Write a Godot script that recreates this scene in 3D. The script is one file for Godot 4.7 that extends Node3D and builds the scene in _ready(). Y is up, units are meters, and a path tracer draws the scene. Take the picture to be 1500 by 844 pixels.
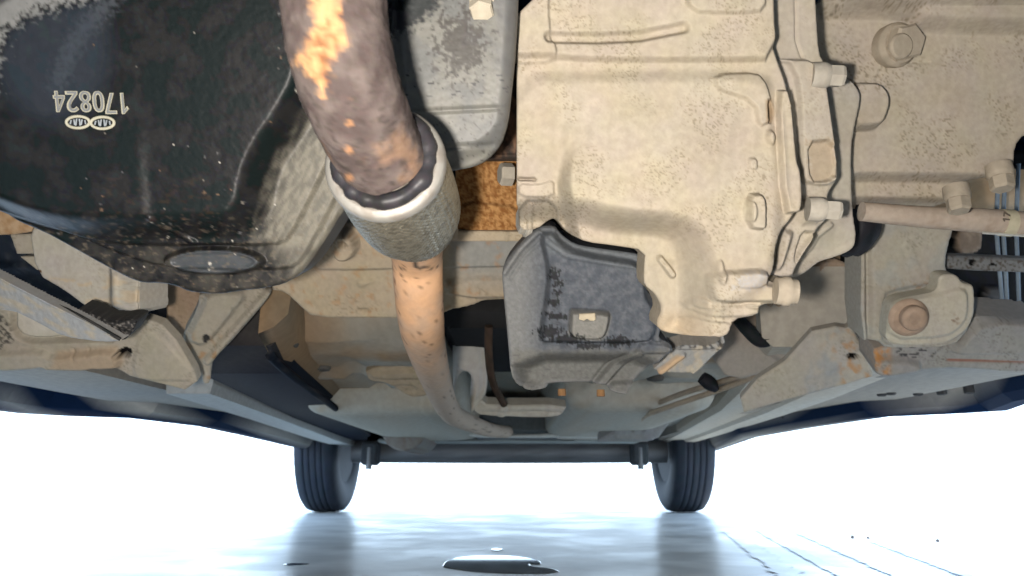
extends Node3D
# A dusty car seen from below and in front of its engine: the underside is built as one thing, the car, standing on a wet concrete floor.

const F := 1091.0            # focal length, in the photograph's pixels
var CAM := Transform3D()
var INV := Transform3D()
var car: Node3D
var nA := FastNoiseLite.new()
var nB := FastNoiseLite.new()
var nC := FastNoiseLite.new()
var nD := FastNoiseLite.new()
var M := {}
var used := {}

# ------------------------------------------------------------------ small helpers
func P(px: float, py: float, d: float) -> Vector3:      # the point seen at that pixel, d metres down the lens axis
	return CAM * Vector3((px - 750.0) / F * d, (422.0 - py) / F * d, -d)

func PH(px: float, py: float, h: float) -> Vector3:     # the point of the level plane y = h seen there
	var dir := CAM.basis * Vector3((px - 750.0) / F, (422.0 - py) / F, -1.0)
	return CAM.origin + dir * ((h - CAM.origin.y) / dir.y)

func PZ(px: float, py: float, z: float) -> Vector3:     # the point of the upright plane z = -z seen there
	var dir := CAM.basis * Vector3((px - 750.0) / F, (422.0 - py) / F, -1.0)
	return CAM.origin + dir * ((-z - CAM.origin.z) / dir.z)

func s01(a: float, b: float, x: float) -> float:
	var t := clampf((x - a) / (b - a), 0.0, 1.0)
	return t * t * (3.0 - 2.0 * t)

func put(mesh: Mesh, called: String, mat: Material, parent: Node = null, label := "") -> MeshInstance3D:
	var o := MeshInstance3D.new()
	o.mesh = mesh
	o.material_override = mat
	var host: Node = parent if parent else car
	var key := "%d %s" % [host.get_instance_id(), called]
	var k: int = used.get(key, 0)
	used[key] = k + 1
	o.name = called if k == 0 else "%s_%03d" % [called, k]
	host.add_child(o, true)
	if label:
		o.set_meta("label", label)
	return o

func noise(seed_: int, freq: float, oct: int) -> FastNoiseLite:
	var n := FastNoiseLite.new()
	n.seed = seed_
	n.noise_type = FastNoiseLite.TYPE_SIMPLEX_SMOOTH
	n.frequency = freq
	n.fractal_type = FastNoiseLite.FRACTAL_FBM
	n.fractal_octaves = oct
	return n

func noise_tex(seed_: int, freq: float, oct: int, lo: float, hi: float, size := 512) -> NoiseTexture2D:
	var t := NoiseTexture2D.new()
	t.width = size
	t.height = size
	t.seamless = true
	t.noise = noise(seed_, freq, oct)
	var g := Gradient.new()
	g.set_color(0, Color(lo, lo, lo))
	g.set_color(1, Color(hi, hi, hi))
	g.set_offset(0, 0.25)
	g.set_offset(1, 0.75)
	t.color_ramp = g
	return t

func mat(called: String, rough: float, metal := 0.0, spec := 0.5, bump := 0.0, scale := 7.0, grain: Texture2D = null, col := Color(1, 1, 1)) -> StandardMaterial3D:
	var m := StandardMaterial3D.new()
	m.resource_name = called
	m.vertex_color_use_as_albedo = true
	m.albedo_color = col.linear_to_srgb()
	m.roughness = rough
	m.metallic = metal
	m.metallic_specular = spec
	m.uv1_triplanar = true
	m.uv1_scale = Vector3.ONE * scale
	if grain:
		m.albedo_texture = grain
	if bump > 0.0:
		m.heightmap_enabled = true
		m.heightmap_scale = bump
		m.heightmap_texture = M.bumps
	M[called] = m
	return m

# ------------------------------------------------------------------ mesh maker
class Maker:
	var v := PackedVector3Array()
	var c := PackedColorArray()
	var ix := PackedInt32Array()
	var col: Callable            # (position) -> linear colour
	func _init(f = null):
		if f is Callable:
			col = f
	func vert(p: Vector3) -> int:
		v.append(p)
		c.append(col.call(p) if col.is_valid() else Color(1, 1, 1))
		return v.size() - 1
	func loft(rings: Array, caps := true, smooth := true, closed := true, flat_out := false) -> void:
		var n: int = rings[0].size()
		var mid := Vector3.ZERO
		for r in rings:
			for p in r:
				mid += p
		mid /= float(n * rings.size())
		var vol := 0.0
		var first := ix.size()
		var m := n if closed else n - 1
		if smooth:
			var base := v.size()
			for r in rings:
				for p in r:
					vert(p)
			for i in rings.size() - 1:
				for j in m:
					var a := base + i * n + j
					var b := base + i * n + (j + 1) % n
					var d := a + n
					var e := b + n
					for t in [a, d, b, b, d, e]:
						ix.append(t)
		else:
			for i in rings.size() - 1:
				for j in m:
					var a := vert(rings[i][j])
					var b := vert(rings[i][(j + 1) % n])
					var d := vert(rings[i + 1][j])
					var e := vert(rings[i + 1][(j + 1) % n])
					for t in [a, d, b, b, d, e]:
						ix.append(t)
		if caps:
			for s in 2:
				var r = rings[0] if s == 0 else rings[-1]
				var ctr := Vector3.ZERO
				for p in r:
					ctr += p
				ctr /= float(n)
				var k := vert(ctr)
				var b0 := v.size()
				for p in r:
					vert(p)
				for j in n:
					var a := b0 + j
					var b := b0 + (j + 1) % n
					if s == 0:
						for t in [k, a, b]:
							ix.append(t)
					else:
						for t in [k, b, a]:
							ix.append(t)
		for t in range(first, ix.size(), 3):
			vol += (v[ix[t]] - mid).dot((v[ix[t + 1]] - mid).cross(v[ix[t + 2]] - mid))
		if (vol > 0.0) != flat_out:
			for t in range(first, ix.size(), 3):
				var s := ix[t + 1]
				ix[t + 1] = ix[t + 2]
				ix[t + 2] = s
	func done() -> ArrayMesh:
		var nrm := PackedVector3Array()
		nrm.resize(v.size())
		for t in range(0, ix.size(), 3):
			var a := ix[t]
			var b := ix[t + 1]
			var d := ix[t + 2]
			var f := (v[d] - v[a]).cross(v[b] - v[a])
			nrm[a] += f
			nrm[b] += f
			nrm[d] += f
		for i in nrm.size():
			nrm[i] = nrm[i].normalized() if nrm[i].length_squared() > 1e-20 else Vector3.UP
		var arr := []
		arr.resize(Mesh.ARRAY_MAX)
		arr[Mesh.ARRAY_VERTEX] = v
		arr[Mesh.ARRAY_NORMAL] = nrm
		arr[Mesh.ARRAY_COLOR] = c
		arr[Mesh.ARRAY_INDEX] = ix
		var me := ArrayMesh.new()
		me.add_surface_from_arrays(Mesh.PRIMITIVE_TRIANGLES, arr)
		return me

func circle(o: Vector3, u: Vector3, w: Vector3, r: float, n: int, r2 := -1.0) -> PackedVector3Array:
	var out := PackedVector3Array()
	for k in n:
		var a := TAU * k / n
		out.append(o + u * cos(a) * r + w * sin(a) * (r2 if r2 > 0.0 else r))
	return out

func side(axis: Vector3) -> Array:
	var h := Vector3.UP if absf(axis.y) < 0.9 else Vector3.RIGHT
	var u := axis.cross(h).normalized()
	return [u, axis.cross(u).normalized()]

func flatc(c: Color, amount := 0.12, freq := 1.0) -> Callable:      # a base colour with soft mottling
	return func(p: Vector3) -> Color:
		var k: float = 1.0 + amount * (nB.get_noise_3d(p.x * 3000.0 * freq, p.y * 3000.0 * freq, p.z * 3000.0 * freq) + nA.get_noise_3d(p.x * 2200.0, p.y * 2200.0, p.z * 2200.0))
		return Color(c.r * k, c.g * k, c.b * k)

func dusty(c: Color, dirt: Color, most := 0.6, thr := 0.0) -> Callable:   # a base colour with blotches of another
	return func(p: Vector3) -> Color:
		var n: float = nB.get_noise_3d(p.x * 1400.0, p.y * 1400.0, p.z * 1400.0) + 0.5 * nC.get_noise_3d(p.x * 1500.0, p.y * 1500.0, p.z * 1500.0)
		var t := s01(thr - 0.15, thr + 0.3, n) * most
		var k: float = 1.0 + 0.12 * nA.get_noise_3d(p.x * 2000.0, p.y * 2000.0, p.z * 2000.0)
		return Color(lerpf(c.r, dirt.r, t) * k, lerpf(c.g, dirt.g, t) * k, lerpf(c.b, dirt.b, t) * k)

func spline(path: Array, per: int) -> Array:
	var out := []
	for i in path.size() - 1:
		var a = path[maxi(i - 1, 0)]
		var b = path[i]
		var d = path[i + 1]
		var e = path[mini(i + 2, path.size() - 1)]
		for k in per:
			var t := float(k) / per
			out.append(0.5 * ((2.0 * b) + (d - a) * t + (2.0 * a - 5.0 * b + 4.0 * d - e) * t * t + (3.0 * b - a - 3.0 * d + e) * t * t * t))
	out.append(path[-1])
	return out

func tube(path: Array, radii: Array, seg: int, col: Callable, per := 8, bump := 0.0, flat := 1.0) -> ArrayMesh:
	var pts := spline(path, per)
	var rr := spline(radii.map(func(x): return Vector3(x, 0, 0)), per)
	var mk := Maker.new(col)
	var rings := []
	var u := Vector3.ZERO
	for i in pts.size():
		var t: Vector3 = (pts[mini(i + 1, pts.size() - 1)] - pts[maxi(i - 1, 0)]).normalized()
		if u == Vector3.ZERO:
			u = side(t)[0]
		u = (u - t * u.dot(t)).normalized()
		var w := t.cross(u)
		var ring := PackedVector3Array()
		for k in seg:
			var a := TAU * k / seg
			var dir := u * cos(a) + w * sin(a) * flat
			var p: Vector3 = pts[i] + dir * rr[i].x
			if bump > 0.0:
				p += dir * bump * (nB.get_noise_3d(p.x * 1500.0, p.y * 1500.0, p.z * 1500.0) + 0.5 * nC.get_noise_3d(p.x * 2000.0, p.y * 2000.0, p.z * 2000.0))
			ring.append(p)
		rings.append(ring)
	mk.loft(rings, true, true)
	return mk.done()

func lathe(o: Vector3, axis: Vector3, prof: Array, seg: int, col: Callable, smooth := true, mk: Maker = null) -> Maker:    # prof: [along, radius] pairs
	if mk == null:
		mk = Maker.new(col)
	var s := side(axis)
	var rings := []
	for q in prof:
		rings.append(circle(o + axis * q[0], s[0], s[1], maxf(q[1], 1e-5), seg))
	mk.loft(rings, true, smooth)
	return mk

func bolt(called: String, o: Vector3, axis: Vector3, r: float, h: float, flange: float, col: Callable, m: Material, parent: Node = null, turn := 0.0) -> MeshInstance3D:
	axis = axis.normalized()
	var mk := Maker.new(col)
	if flange > 0.0:
		lathe(o, axis, [[-h * 0.5, flange * 0.96], [0.0, flange], [h * 0.14, flange * 0.97], [h * 0.3, r * 1.02]], 22, col, true, mk)
	var s := side(axis)
	var u: Vector3 = s[0] * cos(turn) + s[1] * sin(turn)
	var w: Vector3 = axis.cross(u)
	var hex := func(k: float, q: float) -> PackedVector3Array: return circle(o + axis * q, u, w, k, 6)
	mk.loft([hex.call(r, h * 0.1), hex.call(r, h * 0.86), hex.call(r * 0.86, h)], true, false)
	return put(mk.done(), called, m, parent)

func rail(path: Array, prof: Array, col: Callable, smooth := false, scales := []) -> ArrayMesh:    # a cross-section [right, up] swept along a path
	var mk := Maker.new(col)
	var rings := []
	for i in path.size():
		var r := PackedVector3Array()
		var k: float = scales[i] if scales.size() else 1.0
		for q in prof:
			r.append(path[i] + Vector3(q[0] * k, q[1] * k, 0))
		rings.append(r)
	mk.loft(rings, true, smooth)
	return mk.done()

func block(lo: Vector3, hi: Vector3, ch: float, col: Callable, turn := Basis(), about := Vector3.ZERO, cuts := 1) -> ArrayMesh:   # a box with chamfered edges
	var mk := Maker.new(col)
	var rings := []
	var zs := [lo.z, lo.z + ch]
	for k in range(1, cuts):
		zs.append(lerpf(lo.z + ch, hi.z - ch, float(k) / cuts))
	zs.append(hi.z - ch)
	zs.append(hi.z)
	for i in zs.size():
		var e := ch if i == 0 or i == zs.size() - 1 else 0.0
		var r := PackedVector3Array()
		for q in [[lo.x + ch + e, lo.y + e], [hi.x - ch - e, lo.y + e], [hi.x - e, lo.y + ch + e], [hi.x - e, hi.y - ch - e], [hi.x - ch - e, hi.y - e], [lo.x + ch + e, hi.y - e], [lo.x + e, hi.y - ch - e], [lo.x + e, lo.y + ch + e]]:
			r.append(about + turn * (Vector3(q[0], q[1], zs[i]) - about))
		rings.append(r)
	mk.loft(rings, true, false)
	return mk.done()

# ------------------------------------------------------------------ pressed and cast shapes: an outline on a plane, with raised and sunk regions, rounded edges and sides of a real depth
func chaikin(p: PackedVector2Array, times: int) -> PackedVector2Array:
	for k in times:
		var q := PackedVector2Array()
		for i in p.size():
			var a := p[i]
			var b := p[(i + 1) % p.size()]
			q.append(a.lerp(b, 0.22))
			q.append(a.lerp(b, 0.78))
		p = q
	return p

static func sd_poly(p: Vector2, q: PackedVector2Array) -> float:
	var d := 1e18
	var inside := false
	var b := q[q.size() - 1]
	for a in q:
		var e := b - a
		var w := p - a
		var g := w - e * clampf(w.dot(e) / (e.length_squared() + 1e-18), 0.0, 1.0)
		d = minf(d, g.length_squared())
		if (a.y > p.y) != (b.y > p.y) and p.x < (b.x - a.x) * (p.y - a.y) / (b.y - a.y) + a.x:
			inside = not inside
		b = a
	return sqrt(d) if inside else -sqrt(d)

static func near_poly(p: Vector2, q: PackedVector2Array) -> Vector2:
	var d := 1e18
	var best := p
	var b := q[q.size() - 1]
	for a in q:
		var e := b - a
		var g := a + e * clampf((p - a).dot(e) / (e.length_squared() + 1e-18), 0.0, 1.0)
		var l := g.distance_squared_to(p)
		if l < d:
			d = l
			best = g
		b = a
	return best

static func sd_line(p: Vector2, q: PackedVector2Array) -> float:
	var d := 1e18
	for i in q.size() - 1:
		var a := q[i]
		var e := q[i + 1] - a
		var w := p - a
		d = minf(d, (w - e * clampf(w.dot(e) / (e.length_squared() + 1e-18), 0.0, 1.0)).length_squared())
	return -sqrt(d)

func relief(called: String, at: Array, nrm: Vector3, outline: Array, layers: Array, o: Dictionary, m: Material, col: Callable, parent: Node = null, label := "") -> MeshInstance3D:
	# at: [pixel x, pixel y, depth] of the plane's anchor; nrm: its normal in the camera's axes; layers: [kind, points, height mm, slope width px, radius px]
	var px := float(at[2]) / F                       # metres per pixel at the anchor
	var org := Vector3((at[0] - 750.0) * px, (422.0 - at[1]) * px, -at[2])
	var n := nrm.normalized()
	var u := (Vector3.RIGHT - n * n.x).normalized()
	var w := n.cross(u)
	var to_uv := func(x: float, y: float, h: float) -> Vector2:
		var dir := Vector3((x - 750.0) / F, (422.0 - y) / F, -1.0)
		var q := dir * ((org + n * h).dot(n) / dir.dot(n)) - org
		return Vector2(q.dot(u), q.dot(w))
	var pick := func(a: Array, h: float) -> PackedVector2Array:
		var r := PackedVector2Array()
		for i in range(0, a.size(), 2):
			r.append(to_uv.call(float(a[i]), float(a[i + 1]), h))
		return r
	var out := chaikin(pick.call(outline, 0.0), o.get("smooth", 1))
	var edge: float = o.get("edge", 3.0) * px
	var drop: float = o.get("drop", o.get("edge", 3.0)) * px
	var step: float = o.get("step", 2.5) * px
	var thick: float = o.get("thick", 30.0) * 0.001
	var amp: float = o.get("amp", 0.06) * 0.001
	var bend: Vector2 = o.get("bend", Vector2.ZERO)   # curvature per metre across and along
	var L := []
	var profile := func(t: float) -> float: return t * t * (3.0 - 2.0 * t)
	for l in layers:
		var h: float = l[2] * 0.001
		var d := {"k": l[0], "h": h, "w": maxf(l[3], 0.5) * px, "r": (l[4] * px if l.size() > 4 and not l[4] is Array else 0.0), "f": null}
		if l.size() > 4 and l[4] is Array:           # rises only along a line, from its first point to its second
			d.f = pick.call(l[4], 0.0)
		var pts: Array = l[1]
		if l[0] == "e":
			var ring := []
			for k in 20:
				ring.append(pts[0] + pts[2] * cos(TAU * k / 20))
				ring.append(pts[1] + pts[3] * sin(TAU * k / 20))
			pts = ring
			d.k = "p"
		# height of the ground it stands on, at its middle
		var flat: PackedVector2Array = pick.call(pts, 0.0)
		var mid := Vector2.ZERO
		for q in flat:
			mid += q
		mid /= float(flat.size())
		var under := 0.0
		for e in L:
			var s: float = sd_poly(mid, e.q) if e.k == "p" else sd_line(mid, e.q) + e.r
			under += e.h * profile.call(clampf(s / e.w, 0.0, 1.0))
		var q: PackedVector2Array = pick.call(pts, under + 0.5 * h)
		d.q = chaikin(q, 1) if d.k == "p" and l[0] == "p" else q
		L.append(d)
	var lo := out[0]
	var hi := out[0]
	for q in out:
		lo = lo.min(q)
		hi = hi.max(q)
	lo -= Vector2.ONE * step * 1.5
	var nx := int((hi.x - lo.x) / step) + 3
	var ny := int((hi.y - lo.y) / step) + 3
	var S := PackedFloat32Array()
	var H := PackedFloat32Array()
	S.resize(nx * ny)
	H.resize(nx * ny)
	const B := 8
	for bj in range(0, ny, B):
		for bi in range(0, nx, B):
			var ctr := lo + Vector2(bi + B * 0.5, bj + B * 0.5) * step
			var rad := step * B * 0.72
			var so := sd_poly(ctr, out)
			var near: bool = absf(so) < rad + edge
			var act := []
			var flat := 0.0
			if so > -rad - step * 2.0:
				for e in L:
					var s: float = sd_poly(ctr, e.q) if e.k == "p" else sd_line(ctr, e.q) + e.r
					if s < -rad:
						continue
					if s > e.w + rad and e.f == null:
						flat += e.h
					else:
						act.append(e)
			for j in range(bj, mini(bj + B, ny)):
				for i in range(bi, mini(bi + B, nx)):
					var k := j * nx + i
					var p := lo + Vector2(i, j) * step
					var s := sd_poly(p, out) if near else so
					S[k] = s
					if s < -step * 2.0:
						continue
					var h := flat
					for e in act:
						var t: float = sd_poly(p, e.q) if e.k == "p" else sd_line(p, e.q) + e.r
						if t > 0.0:
							t = minf(t / e.w, 1.0)
							var g: float = e.h * t * t * (3.0 - 2.0 * t)
							if e.f != null:
								for z in range(0, e.f.size(), 2):
									var ax: Vector2 = e.f[z + 1] - e.f[z]
									t = clampf((p - e.f[z]).dot(ax) / ax.length_squared(), 0.0, 1.0)
									g *= lerpf(t, t * t * (3.0 - 2.0 * t), 0.3)
							h += g
					H[k] = h
	var mk := Maker.new()
	var id := PackedInt32Array()
	id.resize(nx * ny)
	id.fill(-1)
	var kept := PackedByteArray()
	kept.resize(nx * ny)
	var local := PackedVector3Array()
	for j in ny - 1:
		for i in nx - 1:
			var k := j * nx + i
			if S[k] > 0.0 or S[k + 1] > 0.0 or S[k + nx] > 0.0 or S[k + nx + 1] > 0.0:
				kept[k] = 1
				for q in [k, k + 1, k + nx, k + nx + 1]:
					if id[q] < 0:
						var p := lo + Vector2(q % nx, q / nx) * step
						var s := S[q]
						if s < 0.0:
							p = near_poly(p, out)
							s = 0.0
						var t := clampf(s / edge, 0.0, 1.0)
						var h := H[q] - drop * (1.0 - sqrt(maxf(0.0, 1.0 - (1.0 - t) * (1.0 - t))))
						h -= bend.x * p.x * p.x + bend.y * p.y * p.y
						if amp > 0.0:
							h += amp * (nB.get_noise_2d(p.x * 4000.0, p.y * 4000.0) * 1.5 + nC.get_noise_2d(p.x * 2500.0, p.y * 2500.0))
						var x := org + u * p.x + w * p.y + n * h
						var c: Color = col.call(750.0 - x.x / x.z * F, 422.0 + x.y / x.z * F, h * 1000.0, s / px)
						id[q] = mk.v.size()
						mk.v.append(CAM * x)
						mk.c.append(c)
						local.append(x)
				for q in [k, k + nx, k + 1, k + 1, k + nx, k + nx + 1]:
					mk.ix.append(id[q])
	# sides
	var mean := Color(0, 0, 0)
	for k in range(0, mk.c.size(), 7):
		mean += mk.c[k]
	mean = mean * (1.0 / maxf(1.0, ceilf(mk.c.size() / 7.0)))
	mean.a = 1.0
	var low := {}
	var skirt := func(a: int, b: int) -> void:
		for q in [a, b]:
			if not low.has(q):
				low[q] = mk.v.size()
				mk.v.append(mk.v[q])
				mk.c.append(mixc(mk.c[q], mean, 0.75))
				mk.v.append(CAM * (local[q] - n * thick))
				mk.c.append(mean)
		for t in [low[a], low[a] + 1, low[b], low[b], low[a] + 1, low[b] + 1]:
			mk.ix.append(t)
	for j in ny - 1:
		for i in nx - 1:
			var k := j * nx + i
			if not kept[k]:
				continue
			if i == 0 or not kept[k - 1]:
				skirt.call(id[k + nx], id[k])
			if not kept[k + 1]:
				skirt.call(id[k + 1], id[k + nx + 1])
			if j == 0 or not kept[k - nx]:
				skirt.call(id[k], id[k + 1])
			if not kept[k + nx]:
				skirt.call(id[k + nx + 1], id[k + nx])
	return put(mk.done(), called, m, parent, label)

# ------------------------------------------------------------------ colours of dirt (linear, real-world base colours)
func mixc(a: Color, b: Color, t: float) -> Color:
	return Color(lerpf(a.r, b.r, t), lerpf(a.g, b.g, t), lerpf(a.b, b.b, t))

func tan_dust(base: Color, flecks := 1.0) -> Callable:      # pale dried mud: soft tone changes, small dark flecks, a few stains
	return func(x: float, y: float, _h: float, _s: float) -> Color:
		var k: float = 1.0 + 0.09 * nA.get_noise_2d(x * 0.7, y * 0.7) + 0.05 * nB.get_noise_2d(x, y * 1.2)
		var c := Color(base.r * k, base.g * k * (1.0 + 0.03 * nA.get_noise_2d(y, x)), base.b * k * (1.0 + 0.08 * nA.get_noise_2d(x + 900.0, y)))
		var zone := s01(-0.12, 0.4, nA.get_noise_2d(x * 0.8 + 300.0, y * 0.8))
		var f: float = nD.get_noise_2d(x * 0.8 + 3.0 * nC.get_noise_2d(x, y), y * 1.1 + 4.0 * nC.get_noise_2d(y, x))
		c = mixc(c, Color(base.r * 0.55, base.g * 0.52, base.b * 0.45), s01(0.22, 0.44, f) * 0.7 * (0.12 + 0.88 * zone) * flecks)
		var g: float = nC.get_noise_2d(x * 0.9 + 77.0, y * 1.3)
		c = mixc(c, Color(base.r * 0.5, base.g * 0.45, base.b * 0.38), s01(0.46, 0.6, g) * 0.6 * zone * flecks)
		return c

func in_poly(x: float, y: float, a: Array) -> float:     # distance inside a stain's outline
	var q := PackedVector2Array()
	for i in range(0, a.size(), 2):
		q.append(Vector2(a[i], a[i + 1]))
	return sd_poly(Vector2(x, y), q)

func _ready() -> void:
	# ---- camera, sky, light
	var cam := Camera3D.new()
	cam.name = "camera"
	cam.fov = rad_to_deg(2.0 * atan(422.0 / F))
	cam.near = 0.02
	cam.far = 600.0
	cam.position = Vector3(0, 0.12, 0)
	cam.rotation.x = deg_to_rad(14.5)
	var lens := CameraAttributesPhysical.new()
	lens.frustum_focal_length = 24.0
	lens.frustum_focus_distance = 0.56
	lens.exposure_aperture = 13.0
	cam.attributes = lens
	cam.fov = rad_to_deg(2.0 * atan(422.0 / F))
	add_child(cam)
	cam.current = true
	CAM = cam.transform
	INV = CAM.affine_inverse()
	var we := WorldEnvironment.new()
	var env := Environment.new()
	env.background_mode = Environment.BG_SKY
	var sky := Sky.new()
	var sm := ProceduralSkyMaterial.new()
	sm.sky_top_color = Color(0.70, 0.84, 1.0)
	sm.sky_horizon_color = Color(0.84, 0.93, 1.0)
	sm.sky_curve = 0.12
	sm.ground_horizon_color = Color(0.80, 0.88, 0.95)
	sm.ground_bottom_color = Color(0.4, 0.45, 0.5)
	sm.sky_energy_multiplier = 1.0
	sky.sky_material = sm
	env.sky = sky
	env.background_energy_multiplier = 1.0
	env.tonemap_mode = Environment.TONE_MAPPER_LINEAR
	env.tonemap_exposure = 6.0
	env.sdfgi_enabled = true
	env.ssao_enabled = true
	env.ssil_enabled = true
	we.environment = env
	add_child(we)
	var sun := DirectionalLight3D.new()
	sun.name = "overcast_sun"
	sun.light_energy = 0.4
	sun.light_angular_distance = 12.0
	sun.light_color = Color(1.0, 0.98, 0.94)
	sun.rotation_degrees = Vector3(-58, 24, 0)
	sun.shadow_enabled = true
	add_child(sun)
	# the hand-held lamp whose hard light and shadows the photograph shows, just beside and below the lens
	var lamp := SpotLight3D.new()
	lamp.name = "torch_lamp"
	lamp.light_color = Color(1.0, 0.965, 0.93)
	lamp.light_energy = 0.092
	lamp.light_size = 0.004
	lamp.spot_range = 8.0
	lamp.spot_attenuation = 2.0
	lamp.spot_angle = 62.0
	lamp.spot_angle_attenuation = 0.6
	lamp.shadow_enabled = true
	lamp.transform = CAM * Transform3D(Basis(), Vector3(-0.038, -0.011, 0.0))
	add_child(lamp)

	# ---- noises and materials
	nA = noise(11, 0.011, 3)
	nB = noise(23, 0.04, 4)
	nC = noise(37, 0.12, 3)
	nD = noise(51, 0.21, 2)
	M.bumps = noise_tex(5, 0.03, 5, 0.0, 1.0)
	var grain := noise_tex(8, 0.03, 6, 0.94, 1.0)
	mat("dust", 0.95, 0.0, 0.25, 0.006, 9.0, grain)
	mat("black_paint", 0.45, 0.0, 0.32, 0.004, 9.0, grain)
	mat("plastic", 0.7, 0.0, 0.3, 0.006, 12.0, grain)
	mat("rust", 0.9, 0.0, 0.3, 0.015, 12.0, grain)
	mat("steel", 0.38, 0.8, 0.5, 0.002, 12.0, grain)
	mat("dull_metal", 0.55, 0.5, 0.5, 0.02, 12.0, grain)
	mat("navy", 0.8, 0.0, 0.12, 0.006, 5.0, grain)
	mat("rubber", 0.7, 0.0, 0.4, 0.02, 9.0, grain)
	mat("far", 0.9, 0.0, 0.15, 0.01, 4.0, grain)

	car = Node3D.new()
	car.name = "car"
	car.set_meta("label", "dusty car seen from below, its engine pan, gearbox, exhaust and rear wheels in view")
	car.set_meta("category", "car")
	add_child(car)
	build_ground()
	build_body()
	build_rear()
	build_mid()
	build_left()
	build_right()
	build_engine()
	build_gearbox()
	build_exhaust()

# ------------------------------------------------------------------ the floor the car stands on
func build_ground() -> void:
	var m := StandardMaterial3D.new()
	m.resource_name = "wet_concrete"
	m.vertex_color_use_as_albedo = true
	m.roughness = 0.6
	m.metallic_specular = 0.5
	m.uv1_triplanar = true
	m.uv1_world_triplanar = true
	m.uv1_scale = Vector3.ONE * 0.9
	m.albedo_texture = noise_tex(71, 0.012, 5, 0.85, 1.0)
	m.roughness_texture = noise_tex(72, 0.008, 4, 0.55, 1.0)
	m.clearcoat_enabled = true
	m.clearcoat = 0.35
	m.clearcoat_roughness = 0.24
	m.heightmap_enabled = true
	m.heightmap_scale = 0.06
	m.heightmap_texture = noise_tex(73, 0.008, 6, 0.0, 1.0, 1024)
	var mk := Maker.new(func(p: Vector3) -> Color:
		var k: float = 0.64 * (1.0 + 0.12 * nA.get_noise_2d(p.x * 60.0, p.z * 60.0))
		return Color(k, k * 0.98, k * 0.93))
	var rings := []
	var spots := [-300.0, -80.0, -25.0]
	for k in 61:
		spots.append(-9.0 + 0.3 * k)
	spots.append_array([25.0, 80.0, 300.0])
	for z in spots:
		var r := PackedVector3Array()
		for x in spots:
			r.append(Vector3(x, 0.0, z))
		rings.append(r)
	mk.loft(rings, false, true, false)
	var me := mk.done()
	# the sheet faces up
	if me.surface_get_arrays(0)[Mesh.ARRAY_NORMAL][2000].y < 0.0:
		for t in range(0, mk.ix.size(), 3):
			var s := mk.ix[t + 1]
			mk.ix[t + 1] = mk.ix[t + 2]
			mk.ix[t + 2] = s
		me = mk.done()
	var g := put(me, "ground", m, self, "pale wet concrete floor under and around the car")
	g.set_meta("kind", "structure")
	# tyre tracks with toothed edges, thin films of mud on the concrete
	for s in [[1066, 778, 1180, 860, 12.0], [1112, 778, 1262, 858, 7.0], [1160, 776, 1345, 856, 9.0], [1245, 782, 1420, 846, 5.0]]:
		var a := PH(s[0], s[1], 0.0)
		var b := PH(s[2], s[3], 0.0)
		var dir := (b - a).normalized()
		var w := dir.cross(Vector3.UP)
		var tk := Maker.new(flatc(Color(0.47, 0.47, 0.455), 0.1))
		var n := 46
		var l := PackedVector3Array()
		var r := PackedVector3Array()
		for k in n + 1:
			for e in 2:
				var q: Vector3 = a.lerp(b, (k + 0.5 * e) / n) + Vector3.UP * 0.0012
				var half: float = 0.0024 * s[4] * (1.0 if e == 0 else 0.72) * (0.55 + 0.9 * absf(nB.get_noise_2d(k * 7.0, s[4] * 30.0)))
				l.append(q - w * half)
				r.append(q + w * half * 0.9)
		tk.loft([l, r], false, true, false)
		put(tk.done(), "tyre_track", m, g)
	# the puddle: a lens of dark water with a rounded rim
	var wm := StandardMaterial3D.new()
	wm.resource_name = "water"
	wm.albedo_color = Color(0.16, 0.19, 0.20)
	wm.roughness = 0.03
	wm.metallic_specular = 0.5
	var film := func(called: String, pts: Array, h: float, label: String) -> void:
		var q := PackedVector2Array()
		for i in range(0, pts.size(), 2):
			var p := PH(pts[i], pts[i + 1], 0.0)
			q.append(Vector2(p.x, p.z))
		q = chaikin(q, 2)
		var pk := Maker.new()
		var rs := []
		for e in [[0.0, 0.0], [0.0004, 0.55], [0.001, 0.88], [0.002, 1.0]]:
			var grown: Array = Geometry2D.offset_polygon(q, -e[0])
			var ring := PackedVector3Array()
			var src: PackedVector2Array = grown[0] if grown.size() else q
			for p in q:
				var t := near_poly(p, src) if e[0] > 0.0 else p
				ring.append(Vector3(t.x, (h - (t.y - q[0].y) * 0.0035) * e[1], t.y))
			rs.append(ring)
		var flat2: PackedVector2Array = Geometry2D.offset_polygon(q, -0.002)[0] if Geometry2D.offset_polygon(q, -0.002).size() else q
		var last := PackedVector3Array()
		for p in flat2:
			last.append(Vector3(p.x, h - (p.y - q[0].y) * 0.0035, p.y))
		var tri := Geometry2D.triangulate_polygon(flat2)
		pk.loft(rs, false, true)
		var base := pk.v.size()
		for p in last:
			pk.vert(p)
		for t in range(0, tri.size(), 3):
			var a := base + tri[t]
			var b := base + tri[t + 1]
			var c := base + tri[t + 2]
			if (pk.v[c] - pk.v[a]).cross(pk.v[b] - pk.v[a]).y < 0.0:
				var s := b
				b = c
				c = s
			for z in [a, b, c]:
				pk.ix.append(z)
		var o := put(pk.done(), called, wm, self, label)
		o.set_meta("category", "puddle")
		o.set_meta("group", "water lying on the concrete")
	film.call("puddle", [646, 831, 653, 822, 672, 817, 705, 815, 745, 815, 780, 819, 794, 824, 790, 828, 774, 826, 780, 831, 806, 833, 823, 838, 800, 841, 745, 841, 690, 838, 664, 834], 0.001, "dark puddle with notched ends and a bright rim on the wet concrete")
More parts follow.
